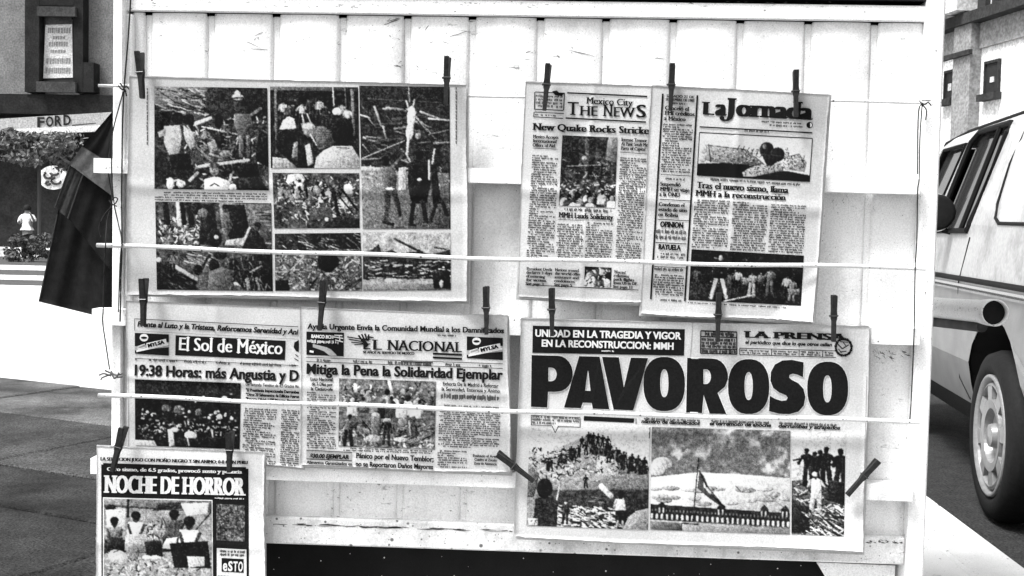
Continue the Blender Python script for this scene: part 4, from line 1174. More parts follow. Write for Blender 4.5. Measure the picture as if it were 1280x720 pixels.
c.fill([(24, 104), (32, 100), (40, 101), (44, 112), (42, 128), (29, 130)], .33); c.ln(33, 128, 31, 150, 8, .24); c.ln(31, 148, 29, 168, 6, .2); c.ln(39, 128, 44, 146, 7, .18); c.ln(44, 146, 47, 160, 5, .14); c.ln(38, 102, 52, 86, 3.6, .38); c.ln(26, 169, 38, 172, 4, .04); c.ell(35, 128, 6, 2, .85)
c.fill([(46, 102), (56, 100), (56, 130), (46, 130)], .74, .3); c.fill([(58, 96), (66, 91), (78, 91), (85, 98), (86, 122), (80, 146), (61, 146), (57, 122)], .05); c.ell(72, 85, 5.5, 7, .04); c.ln(64, 144, 61, 170, 6, .03); c.ln(76, 144, 79, 166, 6, .04); c.ell(72, 116, 3, 2, .95); c.ln(58, 172, 66, 173, 3, .03); c.ln(77, 169, 87, 168, 3, .03)
c.fill([(85, 96), (92, 90), (97, 130), (98, 146), (88, 148)], .07); c.ell(92, 84, 4.4, 6, .1); c.ln(84, 92, 84, 116, 2.2, .95); c.ln(92, 146, 86, 166, 4.5, .05); c.ln(98, 140, 106, 160, 5, .06); c.ln(91, 78, 88, 96, 2.2, .9)
P1.photo([(449, 107), (562, 108.5), (563, 286), (453.5, 286)], c)
c = CV(110, 70, .70, 7)
c.fill([(0, 24), (12, 20), (20, 14), (24, 26), (36, 20), (44, 26), (70, 22), (84, 27), (110, 20), (110, 56), (0, 56)], .12); c.ln(40, 8, 82, 28, 3, .1); c.ln(90, 18, 104, 20, 2, .1)
c.rub(0, 34, 110, 56, 160, (2, 9), (.7, 1.6), (.05, .3, .7, .85), (-.3, .3)); c.fill([(0, 60), (110, 62), (110, 70), (0, 70)], .55); c.ell(36, 58, 9, 3, .9); c.fill([(86, 48), (108, 46), (110, 68), (88, 68)], .05); c.ell(98, 62, 2.5, 5, .8)
P1.photo([(453.5, 290), (563, 291), (564, 363), (454, 363.5)], c)
for i in range(4): P1.column([(193.5, 239 + i * 3.1), (335 - (30 if i == 3 else 0), 241.5 + i * 3.1), (335 - (30 if i == 3 else 0), 244.5 + i * 3.1), (193.5, 242 + i * 3.1)], 2.9, seed=i, name='caption', hh=.55)
P1.lines('margin_print', [(184 + .3 * math.sin(i), 110 + i * 4.2, 184, 113 + i * 4.2 + (i % 3) * .5, 1.3) for i in range(17)], 'inklight')
P1.lines('margin_print', [(570, 109 + i * 4.2, 570.4, 112 + i * 4.2 + (i % 3) * .5, 1.3) for i in range(17)], 'inklight')

# ------------------------------------------------------------------ 2. The News
P2 = Paper([(656.5, 102), (829, 108), (803, 379), (646.5, 371.5)], 2.050, 'English-language newspaper with New Quake headline, half covered by its right neighbour', seed=2, bulge=.007)
P2.lines('rule', [(709, 116, 809, 120.5, 1.8), (707, 147.5, 807.5, 152.5, 1.8), (666, 185, 697, 186.5, .6), (775, 190, 809, 192.5, .6), (702, 172, 702, 172.5, .1), (657, 356, 798, 362.5, .9), (697, 274, 730, 276, .5)])
P2.lines('box_frame', [(669, 115, 706, 116.5, 1.2), (669, 136.5, 704, 138, 1.2), (668.5, 115, 668, 137, 1.2), (705.5, 116, 704.5, 138, 1.2), (668, 140, 705, 142, 1.0), (667, 146, 704, 148, 1.0), (667.5, 140, 667, 146, 1)])
P2.column([(670, 118), (704, 119.5), (703, 136), (669.5, 134.5)], 3.4, seed=3, name='small_print'); P2.column([(669, 142), (703, 144), (703, 147), (669, 145)], 2.9, seed=4, name='small_print')
P2.poly('emblem', [(690, 114), (696, 113), (699, 116), (706, 116), (702, 120), (694, 119)])
P2.text('masthead', 'Mexico City', 732.5, 129.5, 791.5, 132.5, 8.2, 'serif')
for t_, a, c_, h in (('T', 709, 723, 16.5), ('HE', 724, 747, 12), ('N', 753.5, 766, 14.5), ('EW', 767, 794.5, 12), ('S', 795, 807.5, 16)):
    P2.text('masthead', t_, a, 143.6 + (a - 709) * .035, c_, 143.6 + (c_ - 709) * .035, h, 'serif')
P2.text('headline', 'New Quake Rocks Stricke', 665.5, 162.3, 811.5, 167.6, 8.6, 'face')
for i, t_ in enumerate(('Mexico Accepts', 'International', 'Offers of Aid')): P2.text('subheading', t_, 666 - .2 * i, 172.5 + 5.3 * i, 698 - 2 * i, 173.8 + 5.3 * i, 4.2, 'face')
for i, t_ in enumerate(('Intense Tremor', 'As Panic Sends Mx', 'Parts of Capital')): P2.text('subheading', t_, 776.5 - .3 * i, 176.3 + 5.4 * i, 808 + (2, 3, 0)[i] - 1, 177.8 + 5.4 * i, 4.2, 'face')
c = CV(68, 87, .17, 12, .2, .25)
c.fill([(56, 0), (68, 0), (68, 32), (54, 28)], .5); c.fill([(0, 0), (20, 0), (22, 40), (0, 40)], .12); c.ln(30, 4, 32, 30, 4, .3); c.rub(4, 30, 66, 60, 90, (1, 6), (.6, 1.4), (.05, .5, .75)); c.ell(28, 27, 3, 3, .65); c.ln(8, 38, 60, 34, 1.5, .6); c.ln(50, 34, 48, 60, 3, .04); c.rub(0, 58, 68, 70, 50, (1, 4), (1, 2))
c.crowd(4, 68, 66, 80, 14, (2.5, 4)); c.rub(0, 56, 68, 86, 40, (1, 3), (.6, 1.2), (.2, .8))
P2.photo([(703, 169), (772, 172), (768.5, 260), (698.5, 257)], c)
P2.column([(699, 259), (766, 262), (766, 266), (698.8, 263)], 3.4, seed=6, name='caption', hh=.8)
P2.text('subheading', 'MMH Lauds Solidarity', 698, 271.6, 767, 275, 6.6, 'face')
P2.column([(665.5, 193), (698, 194.5), (692.5, 325), (658, 323)], 2.85, seed=7, para=.2)
P2.column([(775.5, 196), (809.5, 198), (801, 327), (769, 324.5)], 2.85, seed=8, para=.2)
P2.column([(697, 279), (730, 280.5), (728, 324), (694.5, 322.5)], 2.85, seed=9); P2.column([(733, 277), (767, 279), (764, 325.5), (731, 323.5)], 2.85, seed=10)
for x0, tt in ((658, ('President Decla', 'declares 3 days', 'of mourning', 'for victims.', 'See page 3')), (693.5, ('Nations around', 'the world offer', 'assistance and', 'condolences.', 'See page 5')), (767, ('Worried', 'relatives', 'pack flights', 'from US to DF.', 'See page 11'))):
    for i, t_ in enumerate(tt): P2.text('teaser', t_, x0 - .3 * i, 337.5 + 4.6 * i + (x0 - 658) * .035, x0 + len(t_) * 2.15, 338.8 + 4.6 * i + (x0 - 658) * .035, 3.6, 'face')
c = CV(33, 26, .1, 13); c.crowd(2, 4, 30, 14, 9, (2, 4)); c.rub(0, 4, 32, 26, 40, (1, 4), (1, 2))
P2.photo([(731, 333), (764.5, 334.5), (763.5, 360), (730, 358.5)], c)

# ------------------------------------------------------------------ 3. La Jornada
P3 = Paper([(814.5, 107), (1037, 117.5), (1016.5, 402), (800, 391.5)], 2.042, 'tabloid newspaper with a heart cartoon below its black title, upper right', seed=3, bulge=.007, curl=(.12, .08))
P3.lines('rule', [(828.5, 117, 813.5, 374, 2.2), (871.8, 119, 856, 376.5, 2.2), (874.5, 158.5, 1015.5, 166, 1.6), (826, 218, 864, 220, .7), (824.5, 249, 863, 251, .9), (822, 274, 861, 276, .9), (819.5, 303, 858, 305, 1), (818, 333, 857, 335, .8)])
P3.text('subheading', 'SABADO 21 DE', 833, 121.3, 868, 123, 3.3, 'face'); P3.text('subheading', 'SEPTIEMBRE DE 1985', 832, 125.6, 868, 127.4, 3.3, 'face'); P3.column([(836, 127.5), (862, 128.8), (862, 132), (836, 131)], 3, seed=2, name='small_print')
for t_, x0, y0, x1, y1, h in (('Canceló el', 831, 137, 861.5, 138.6, 5), ('FMI créditos', 830.5, 143.3, 868.5, 145.2, 5), ('a México', 830, 150, 857, 151.6, 5), ('Suspendió', 825, 232, 851, 233.3, 4.8), ('MMH su viaje', 824.6, 238.4, 862, 240.2, 4.8), ('a la ONU', 824, 244.6, 850, 246, 4.8),
                              ('Condenan el', 823.3, 257.4, 856, 259, 4.8), ('estado de sitio', 823, 263.8, 859, 265.5, 4.8), ('en Bolivia', 822.6, 270, 848, 271.5, 4.8)):
    P3.text('subheading', t_, x0, y0, x1, y1, h, 'face')
P3.text('section_title', 'OPINION', 825, 283.3, 854, 284.8, 6.5, 'heavy'); P3.text('section_title', 'RAYUELA', 823, 311.4, 851, 312.8, 6.2, 'heavy')
P3.column([(820.5, 285.8), (858, 287.6), (857, 302), (819.6, 300)], 4.9, seed=5, name='small_print', hh=.6); P3.column([(822, 315), (857, 317), (856.6, 325), (821.5, 323)], 3, seed=6, name='small_print')
P3.column([(829.2, 154), (867, 155.5), (862.5, 217), (826, 215.5)], 2.9, seed=7); P3.column([(832, 221.5), (856, 223), (856, 226.6), (832, 225.2)], 3.4, seed=8, name='small_print')
P3.column([(818, 333.8), (856, 335.8), (856, 340), (818, 338)], 4, seed=9, name='subheading', hh=.8, dens=1); P3.column([(817.5, 342), (855.5, 344), (854, 371), (816, 369)], 2.9, seed=10); P3.column([(823, 373), (853, 374.6), (853, 378), (823, 376.4)], 3.4, seed=20, name='caption')
P3.text('masthead', 'L', 876.6, 143, 893, 144, 16.2, 'fat'); P3.text('masthead', 'a', 893.5, 144, 908.5, 144.6, 21, 'fat')
# the tall hooked J is drawn on its own
J_ = [(909.6, 122.2), (921, 122.8), (920.6, 124.6), (918.8, 125), (917.8, 142), (915.4, 148), (910, 151.4), (904, 151.4), (899.6, 148.8), (899.6, 145.8), (902.6, 144.6), (905.4, 146.2), (905.4, 149), (908, 149), (909.6, 145), (911, 125), (909.4, 124.4)]
P3.poly('masthead', J_, layer=.0009)
P3.text('masthead', 'ornada', 919.2, 145, 1016, 150, 22, 'fat')
P3.column([(952, 150.5), (1003, 153.3), (1003, 156), (952, 153.2)], 2.8, seed=11, name='small_print', hh=.7); P3.column([(962, 155), (1003, 157.2), (1003, 160), (962, 158)], 2.8, seed=12, name='small_print', hh=.7)
P3.poly('emblem', [(1012 + 4 * math.cos(t), 156.3 + 4 * math.sin(t)) for t in np.linspace(0, 6.0, 16)]); P3.poly('emblem', [(1012.8 + 2.2 * math.cos(t), 156.3 + 2.8 * math.sin(t)) for t in np.linspace(-1.6, 1.6, 8)], 'bare', .0007)
P3.column([(928, 161), (962, 163), (962, 166.5), (928, 164.5)], 3.4, seed=13, name='small_print', hh=.8)
c = CV(141, 54, .86, 14, .04, .04)
c.fill([(0, 39), (24, 37), (46, 36), (70, 38), (88, 44), (112, 42), (141, 46), (141, 54), (0, 54)], .04, .04)
c.fill([(10, 15), (60, 18), (82, 34), (84, 38), (20, 36), (10, 34)], .55); c.rub(14, 17, 78, 36, 260, (.8, 2), (.5, .8), (.1, .9)); c.ell(6, 20, 4.5, 6, .8); c.ell(6, 32, 4, 5, .75); c.ln(12, 14, 16, 36, 1.2, .1); c.ln(10, 15, 58, 18, .9, .1)
for i in range(6): c.ln(48 + 6 * i, 19 + i * 1.4, 51 + 6 * i, 13 + i, .8, .1)
c.fill([(56, 47), (66, 40), (98, 30), (110, 34), (106, 42), (70, 52), (58, 52)], .7); c.rub(58, 34, 108, 50, 180, (.8, 1.6), (.5, .8), (.15,)); c.fill([(104, 36), (112, 24), (120, 24), (126, 20), (136, 30), (134, 42), (110, 40)], .74); c.rub(106, 22, 134, 40, 150, (.8, 1.6), (.5, .8), (.15,)); c.ln(112, 24, 126, 20, .8, .1); c.ln(126, 20, 134, 34, .8, .1)
c.ell(85, 17, 9, 10, .1); c.ell(99, 22, 9, 9, .1, -.3); c.fill([(78, 22), (108, 24), (92, 37), (86, 36)], .09); c.ell(82, 13, 2.5, 3, .45); c.rub(106, 14, 114, 26, 8, (2, 3), (.5, .7), (.1,))
c.warp = .06; c.busy = .0
P3.photo([(874.5, 166), (1015, 173.5), (1011.5, 227), (871.5, 219)], c, 'cartoon')
P3.lines('cartoon_frame', [(874.5, 165.5, 1015.5, 173, 1.1), (1015.5, 173, 1011.8, 227, 1), (871.3, 219, 1012, 227, .8), (874.5, 165.5, 871.3, 219, .9)])
P3.column([(878, 221.5), (1001, 229), (1001, 232.6), (878, 225)], 3.3, seed=14, name='caption', hh=.75, dens=1)
P3.text('headline', 'Tras el nuevo sismo, llama', 870.8, 234.8, 985.5, 241.5, 7.8, 'face'); P3.text('headline', 'MMH a la reconstrucción', 869, 244.6, 982.5, 250.4, 7.2, 'face')
for k, (a, t0, b0, wd) in enumerate(((868.5, 248.5, 310, 44.5), (916.5, 251.5, 313, 44), (964, 254.5, 315.5, 44.5))): P3.column([(a, t0), (a + wd, t0 + 2.3), (a + wd - 4, b0 + 2), (a - 4, b0)], 2.9, seed=30 + k)
c = CV(140, 63, .05, 15, .06, .06)
c.fill([(0, 40), (50, 44), (90, 50), (139, 44), (139, 63), (0, 63)], .1)
c.ell(37, 9, 2.5, 4, .7); c.ln(34, 10, 29, 9, 1.5, .5); c.ln(33, 34, 28, 58, 5, .85); c.ln(40, 34, 47, 57, 5, .88); c.fill([(28, 14), (46, 14), (48, 34), (28, 34)], .06)
for x, y, h, sh, pa in ((8, 22, 34, .35, .15), (50, 26, 30, .4, .2), (60, 22, 30, .85, .06), (69, 28, 28, .6, .1), (78, 24, 34, .75, .7), (88, 24, 28, .5, .08), (100, 18, 38, .5, .35), (121, 26, 32, .9, .08), (128, 30, 30, .6, .5)): c.man(x, y, h, sh, pa, 0, .05)
c.fill([(122, 42), (138, 42), (138, 50), (124, 50)], .5); c.ln(44, 62, 82, 52, 1.8, .85); c.rub(4, 10, 136, 40, 30, (.6, 1.2), (.6, 1.2), (.5, .8)); c.rub(0, 46, 139, 62, 30, (2, 6), (.5, 1), (.25,))
P3.photo([(864.5, 311.5), (1005, 319.5), (1001, 382), (860.5, 375)], c)
P3.column([(860, 377), (983, 383.5), (983, 386), (860, 379.5)], 2.6, seed=15, name='caption', hh=.6)

# ------------------------------------------------------------------ 4. El Sol de Mexico
MY = 'mylsa'.upper()


def rod_ad(P, q, seed):
    """dark advertisement with a round mark and a tilted steel bar bearing a name"""
    (x0, y0), (x1, y1) = q
    w_, h_ = x1 - x0, y1 - y0
    P.area('advertisement', [(x0, y0), (x1, y0 + 2), (x1, y1 + 1.5), (x0, y1 - 1)], 'inkgrey', .0004)
    P.area('advertisement', [(x0, y0), (x1, y0 + 2), (x1, y0 + h_ * .42), (x0, y0 + h_ * .62)], 'ink', .0006)
    P.area('advertisement', [(x0, y1 - 5), (x1, y1 - 9), (x1, y1 + 1.5), (x0, y1 - 1)], 'ink', .0006)
    P.poly('ad_disc', [(x0 + w_ * .27 + 5.4 * math.cos(t), y0 + 6 + 4.8 * math.sin(t)) for t in np.linspace(0, 6.1, 18)], 'bare', .0009)
    P.poly('ad_disc', [(x0 + w_ * .27 + 4 * math.cos(t), y0 + 6.2 + 1.5 * math.sin(t)) for t in np.linspace(0, 6.1, 12)], 'ink', .0011)
    P.area('ad_bar', [(x0 + 2, y1 - 5.5), (x1 - .5, y1 - 14), (x1 - .5, y1 - 11.5), (x0 + 2, y1 - 2.8)], 'bare', .0008)
    P.area('ad_bar', [(x0 + w_ * .34, y1 - 14), (x1 - 3.5, y1 - 19.5), (x1 - 2.5, y1 - 12.5), (x0 + w_ * .36, y1 - 7)], 'bare', .0009)
    P.lines('ad_bar', [(x0 + 4, y1 - 10, x0 + w_ * .3, y1 - 13, 1), (x0 + 4, y1 - 6.5, x0 + w_ * .3, y1 - 9, 1), (x0 + 4, y1 - 10, x0 + 4, y1 - 6.5, 1)], 'bare', .0009)
    P.text('ad_lettering', MY, x0 + w_ * .39, y1 - 8.6, x1 - 5, y1 - 13.6, 4.4, 'heavy', 'ink', .0012)


P4 = Paper([(157.5, 376.5), (381, 385), (379, 584), (160, 562)], 2.049, 'newspaper with white gothic title on a dark band, lower left behind its neighbours', seed=4, bulge=.006)
P4.lines('rule', [(168, 398.5, 373, 408.5, .8), (168, 398.5, 168, 413, .6), (168.5, 448, 373, 457, .7), (168, 413.5, 373, 424, .3)])
P4.text('headline', 'Frente al Luto y la Tristeza, Reforcemos Serenidad y Ani', 171.5, 408, 373, 418.2, 6.4, 'ital')
rod_ad(P4, ((168.5, 416), (211, 443)), 1)
P4.area('title_band', [(219.5, 419), (357, 426), (356, 450), (219, 444)], 'ink', .0004)
P4.text('masthead', 'El Sol de México', 223.5, 437.6, 353, 443, 16, 'goth', 'bare', .0008)
P4.poly('ad_disc', [(373.5, 425), (368, 428), (367, 434), (370, 439), (373.5, 440)]); P4.lines('ad_bar', [(369, 443, 373, 446, 1), (368, 448, 373, 451, 1)])
for a, c_ in ((169, 176), (186, 222), (230, 258), (268, 288), (300, 352), (362, 373)): P4.column([(a, 447 + (a - 169) * .04), (c_, 447.4 + (c_ - 169) * .04), (c_, 452 + (c_ - 169) * .04), (a, 451.4 + (a - 169) * .04)], 2.5, seed=int(a), name='small_print')
P4.text('headline', '19:38 Horas: más Angustia y D', 168, 469, 373.5, 476.2, 13, 'bold')
c = CV(132, 81, .06, 21, .05, .05)
c.fill([(0, 0), (132, 0), (132, 20), (0, 18)], .12, .04); c.ell(112, 20, 4, 3.5, .9); c.ell(86, 19, 2, 2, .9); c.ell(10, 20, 5, 1.5, .5); c.ell(120, 14, 2, 1, .7)
for x, y, rx, ry in ((40, 34, 7, 4), (56, 36, 8, 6), (80, 38, 5, 5)): c.ell(x, y, rx, ry, .35, .2, .3)
for _ in range(60): c.ell(c.r.uniform(6, 128), c.r.gauss(46, 8), c.r.uniform(.8, 2.4), c.r.uniform(.7, 2), c.r.choice((.95, .9, .7, .4)))
c.rub(6, 52, 126, 62, 90, (1, 4), (.8, 1.8), (.05, .6, .9)); c.fill([(41, 60), (48, 58), (50, 80), (43, 81)], .85); c.ell(70, 66, 8, 5, .92); c.ell(50, 60, 5, 3, .9); c.ln(97, 60, 99, 74, 2, .8); c.fill([(54, 70), (128, 66), (131, 81), (54, 81)], .06); c.ln(66, 70, 68, 78, 2, .7); c.ell(106, 42, 4, 3.5, .95)
for _ in range(40): c.ell(c.r.uniform(4, 40), c.r.uniform(56, 72), c.r.uniform(.6, 1.4), 1, c.r.choice((.6, .3)))
c.fill([(0, 74), (24, 74), (28, 81), (0, 81)], .85)
P4.photo([(168.5, 474), (301, 479), (299.5, 561.5), (169, 556.5)], c)
P4.text('subheading', 'Un Segundo Temblor de 6.5 Grados Ric', 307, 482.3, 374, 485, 3.8, 'sans')
for i, t_ in enumerate(('"El Presidente Inspeccionaba Derrumbes', '"Otros 20 Salvamentos de Edificios Fueron', '"Reporte Oficial: 1,500 Muertos, Presumen')): P4.text('subheading', t_, 307, 489.2 + i * 5.5, 374, 492.2 + i * 5.5, 3.7, 'heavy')
P4.column([(305, 509.5), (346.5, 511.5), (344, 566), (303, 563)], 2.7, seed=22, para=.3); P4.column([(352, 511.5), (374.5, 513), (374, 584), (350, 582)], 2.7, seed=23, para=.3); P4.column([(331, 566), (345, 567), (344.5, 582), (331, 581)], 2.7, seed=24, para=.3)

# ------------------------------------------------------------------ 5. El Nacional
P5 = Paper([(375.5, 384.5), (634, 394), (638, 591), (376, 581.5)], 2.043, 'newspaper with an eagle beside its title, lower middle of the stand', seed=5, bulge=.004, curl=(.14, 0))
P5.text('headline', 'Ayuda Urgente Envía la Comunidad Mundial a los Damnificados', 384, 411, 630, 416.6, 6.6, 'bold')
P5.area('advertisement', [(383, 414.5), (430, 416), (429.5, 445.5), (383, 443.5)], 'ink')
P5.text('ad_lettering', 'BANCO BCH', 389, 422.2, 416.5, 423.4, 4, 'heavy', 'bare', .001); P5.column([(384, 424), (424, 426), (424, 431.5), (384, 429.5)], 3.8, 'bare', .001, seed=3, name='ad_lettering')
P5.poly('ad_drawing', [(391, 430), (398, 431.5), (408, 434), (414, 437), (420, 443), (421, 445), (412, 444.5), (405, 439), (397, 436), (391, 434)], 'inkgrey', .0008); P5.lines('ad_drawing', [(418, 419, 428, 419.5, 1.4), (416, 421, 429, 423, 1.4), (424, 420, 425, 426, 1.2), (387, 439, 392, 440, 2.5), (419, 425, 429, 427.5, 1.2)], 'bare', .001)
eg = [(434, 421, 452, 424, 1.3), (436, 424, 453, 427, 1.3), (439, 428, 454, 429, 1.3), (443, 431, 455, 430, 1.2), (448, 419, 456, 430, 2.2), (452, 417.5, 457, 428, 2), (456, 417, 459, 426, 2), (461, 418, 460, 426, 1.8), (452, 424, 460, 432, 4), (455, 430, 458, 434, 3), (459, 421, 467, 422, 1.6)]
P5.lines('emblem', eg)
P5.text('masthead', 'E', 454, 436.6, 463, 436.9, 13.8, 'serif'); P5.text('masthead', 'L', 464.5, 437, 477.5, 437.4, 12.6, 'serif'); P5.text('masthead', 'NACIONAL', 483.5, 437.5, 577.5, 440.4, 12.6, 'serif')
P5.text('subtitle', '50 AÑOS AL SERVICIO DE MEXICO', 453.5, 441.6, 518, 443.3, 2.9, 'heavy'); P5.lines('rule', [(541, 442, 577.5, 443.6, 2.6), (541, 446.8, 577.5, 448.6, 2.6), (383, 446.6, 628.5, 454.8, .8), (383, 452, 628.5, 460.6, .8), (501, 452, 541, 453.4, 1.4)])
P5.column([(547, 417.6), (578, 419), (578, 421.6), (547, 420.2)], 2.6, seed=4, name='small_print', dens=1, hh=.8)
rod_ad(P5, ((583.5, 420.5), (628.5, 448.5)), 2)
for a, c_ in ((396, 415), (440, 466), (480, 541), (555, 576), (597, 614)): P5.column([(a, 447.4 + (a - 383) * .034), (c_, 448 + (c_ - 383) * .034), (c_, 453 + (c_ - 383) * .034), (a, 452.4 + (a - 383) * .034)], 2.6, seed=int(a), name='small_print')
P5.text('headline', 'Mitiga la Pena la Solidaridad Ejemplar', 383, 467, 628.5, 474.6, 12.4, 'bold')
for i, t_ in enumerate(('Luto Nacional', 'de 3 Días por', 'la Catástrofe')): P5.text('subheading', t_, 388 + (0, 1.5, .5)[i], 475.6 + i * 6.1, 416, 476.6 + i * 6.1, 4, 'bold')
P5.column([(384, 489.5), (420, 491), (420, 562), (383.6, 560.5)], 2.62, seed=25, para=.25)
c = CV(121, 85, .40, 26, .2, .25)
c.rub(0, 6, 121, 30, 90, (1, 6), (.8, 1.8)); c.ln(20, 8, 22, 26, 5, .8); c.ln(62, 2, 68, 20, 4, .85); c.crowd(6, 14, 118, 28, 26, (2, 3.6)); c.rub(0, 56, 121, 84, 260, (2, 6), (.8, 1.8), (.1, .3, .6, .8, .9)); c.rub(70, 60, 121, 82, 24, (14, 34), (1.2, 2.4), (.08, .5), (-.5, -.25))
c.man(12, 46, 42, .55, .06, .2, .1); c.fill([(10, 52), (24, 54), (22, 62), (9, 60)], .35); c.ln(30, 52, 40, 64, 2, .05); c.fill([(40, 44), (52, 44), (52, 70), (42, 70)], .5); c.ell(46, 44, 5, 3, .8)
c.man(60, 48, 36, .15, .15, 0, .1); c.ell(61, 50, 5, 2.5, .8); c.fill([(86, 46), (96, 44), (100, 70), (84, 68)], .3); c.ln(88, 50, 90, 68, 2, .8); c.ell(44, 74, 10, 5, .7); c.ell(78, 74, 9, 3, .8); c.ell(80, 52, 6, 5, .6)
P5.photo([(424, 473), (545, 477), (543.5, 562), (423, 558)], c)
P5.column([(429, 559), (541, 563), (541, 568), (429, 564)], 2.5, seed=27, name='caption')
P5.text('subheading', 'Exhorta De la Madrid a Reforzar', 553.5, 481.6, 623, 484.6, 4.4, 'sans'); P5.text('subheading', 'la Serenidad, Entereza y Animo', 552, 488.2, 625, 491, 4.4, 'sans')
P5.column([(551, 491.5), (625, 494.5), (625, 501.5), (551, 498.5)], 3.6, seed=28, name='subheading', dens=1, hh=.75); P5.column([(549, 505), (626, 508.5), (624.5, 562), (548, 559)], 2.62, seed=29, para=.2)
P5.column([(547, 562), (584, 563.5), (584, 586), (547, 585)], 2.62, seed=30, para=.2)
for i, t_ in enumerate(('Evaluado el Area', 'Cuadro el Zócalo', 'Zona de Asistencia')): P5.text('subheading', t_, 591 + (0, 2, 1)[i], 571 + 4.8 * i, 621, 572.2 + 4.8 * i, 3.2, 'bold')
P5.area('price_box', [(383, 562.5), (440, 565.5), (439.5, 576), (383, 573.5)], 'inkgrey'); P5.text('price_lettering', '$30.00 EJEMPLAR', 387, 572, 436, 573.8, 5, 'ital', 'ink', .001); P5.lines('rule', [(383, 562.5, 440, 565.5, .8), (383, 573.5, 440, 576, .8)], 'ink', .0009)
P5.text('subheading', 'Alimentos Garantizados en', 383, 579.6, 440, 582, 4, 'bold'); P5.text('headline', 'Pánico por el Nuevo Temblor;', 445, 572.4, 542, 577.2, 6.4, 'bold'); P5.text('headline', 'no se Reportaron Daños Mayores', 444.5, 582.6, 541.5, 586.6, 6, 'bold')

# ------------------------------------------------------------------ 6. La Prensa
P6 = Paper([(651, 398), (1087, 408), (1078, 690), (643, 671)], 2.047, 'wide tabloid cover with one giant black headline word, lower right', seed=6, bulge=.007, curl=(.05, .08))
P6.area('headline_band', [(666, 407), (856, 411.5), (855, 444.6), (665.4, 441)], 'ink')
P6.text('headline', 'UNIDAD EN LA TRAGEDIA Y VIGOR', 669, 420.6, 851.5, 424.2, 8.6, 'bold', 'bare', .0009); P6.text('headline', 'EN LA RECONSTRUCCION: MMH', 677, 433, 842, 437, 8.4, 'bold', 'bare', .0009)
P6.column([(752, 437.6), (768, 438), (768, 440.4), (752, 440)], 2.4, 'bare', .0009, seed=2, name='small_print')
P6.lines('fold_shade_line', [(866, 404, 863, 446, 1.0), (1083.5, 470, 1080, 600, .8)], 'inkgrey', .0003)  # grey lines put the shade of the folds into the page
P6.area('advertisement', [(876, 413.5), (921, 415), (921, 442.5), (875.5, 441.5)], 'inkgrey'); P6.lines('advertisement', [(876, 413.5, 921, 415, 1.6), (876, 420.5, 921, 422, 1.2), (875.5, 436, 921, 437, 1.2), (875.5, 441.5, 921, 442.8, 1.2), (876, 413.5, 875.5, 441.5, 1.2), (921, 415, 921, 442.5, 1.2)])
P6.column([(878, 414.5), (919, 416), (919, 421), (878, 419.6)], 5, 'ink', .0008, seed=6, name='ad_lettering', hh=.8, dens=1); P6.column([(877, 422), (920, 423.5), (920, 436), (877, 435)], 3.4, 'ink', .0008, seed=7, name='ad_lettering', hh=.7); P6.column([(877, 436.6), (920, 437.8), (920, 442), (877, 441)], 4.2, 'ink', .0008, seed=8, name='ad_lettering', hh=.8, dens=1)
P6.text('masthead', 'LA PRENSA', 929.5, 421.8, 1060, 425.6, 8, 'slab'); P6.text('subtitle', 'el periódico que dice lo que otros callan', 931.5, 429.6, 1040, 433, 4.2, 'ital')
P6.lines('rule', [(925, 435.2, 1045, 438.6, .9), (924.5, 443.2, 1045, 446.8, .9), (924.8, 435, 924.5, 443, .8), (964.5, 436.4, 964.3, 444.6, .9), (999, 437.2, 998.8, 445.6, .9), (1028.5, 438, 1028.3, 446.4, .9)])
for a, c_ in ((926, 963), (966, 997), (1001, 1026), (1031, 1043)): P6.column([(a, 436.2 + (a - 925) * .029), (c_, 437 + (c_ - 925) * .029), (c_, 443 + (c_ - 925) * .029), (a, 442.2 + (a - 925) * .029)], 2.9, seed=int(a), name='small_print')
for k in range(22): pass
P6.lines('seal', [(1054.5 + 10 * math.cos(t), 434 + 10.5 * math.sin(t), 1054.5 + 10 * math.cos(t + .24), 434 + 10.5 * math.sin(t + .24), 2.6 + .8 * (k % 2)) for k, t in enumerate(np.linspace(0, 2 * math.pi, 26, endpoint=False))])
P6.lines('seal', [(1047, 430, 1053, 436, 1.6), (1053, 436, 1061, 431, 1.4), (1050, 440, 1058, 439, 1.5), (1054, 428, 1058, 433, 1.2), (1048, 436, 1052, 441, 1.2), (1050, 427, 1060, 428, 1)], 'inklight')


def oval(cx, cy, rx, ry, n=30, p=2.3, ang=.0, rev=False):
    o_ = []
    for t in np.linspace(0, 2 * math.pi, n, endpoint=False):
        if rev: t = -t
        a, c_ = math.cos(t), math.sin(t)
        x = rx * math.copysign(abs(a) ** (2 / p), a); y = ry * math.copysign(abs(c_) ** (2 / p), c_)
        o_.append((cx + x * math.cos(ang) - y * math.sin(ang), cy + x * math.sin(ang) + y * math.cos(ang)))
    return o_


def bow(x0, yt, yb, xr):       # straight left side, bowl to the right
    ym = (yt + yb) / 2; ry = (yb - yt) / 2
    return [(x0, yt)] + [(xr - (xr - x0) * .62 + (xr - x0) * .62 * math.cos(t), ym + ry * math.sin(t)) for t in np.linspace(-math.pi / 2, math.pi / 2, 12)] + [(x0, yb)]


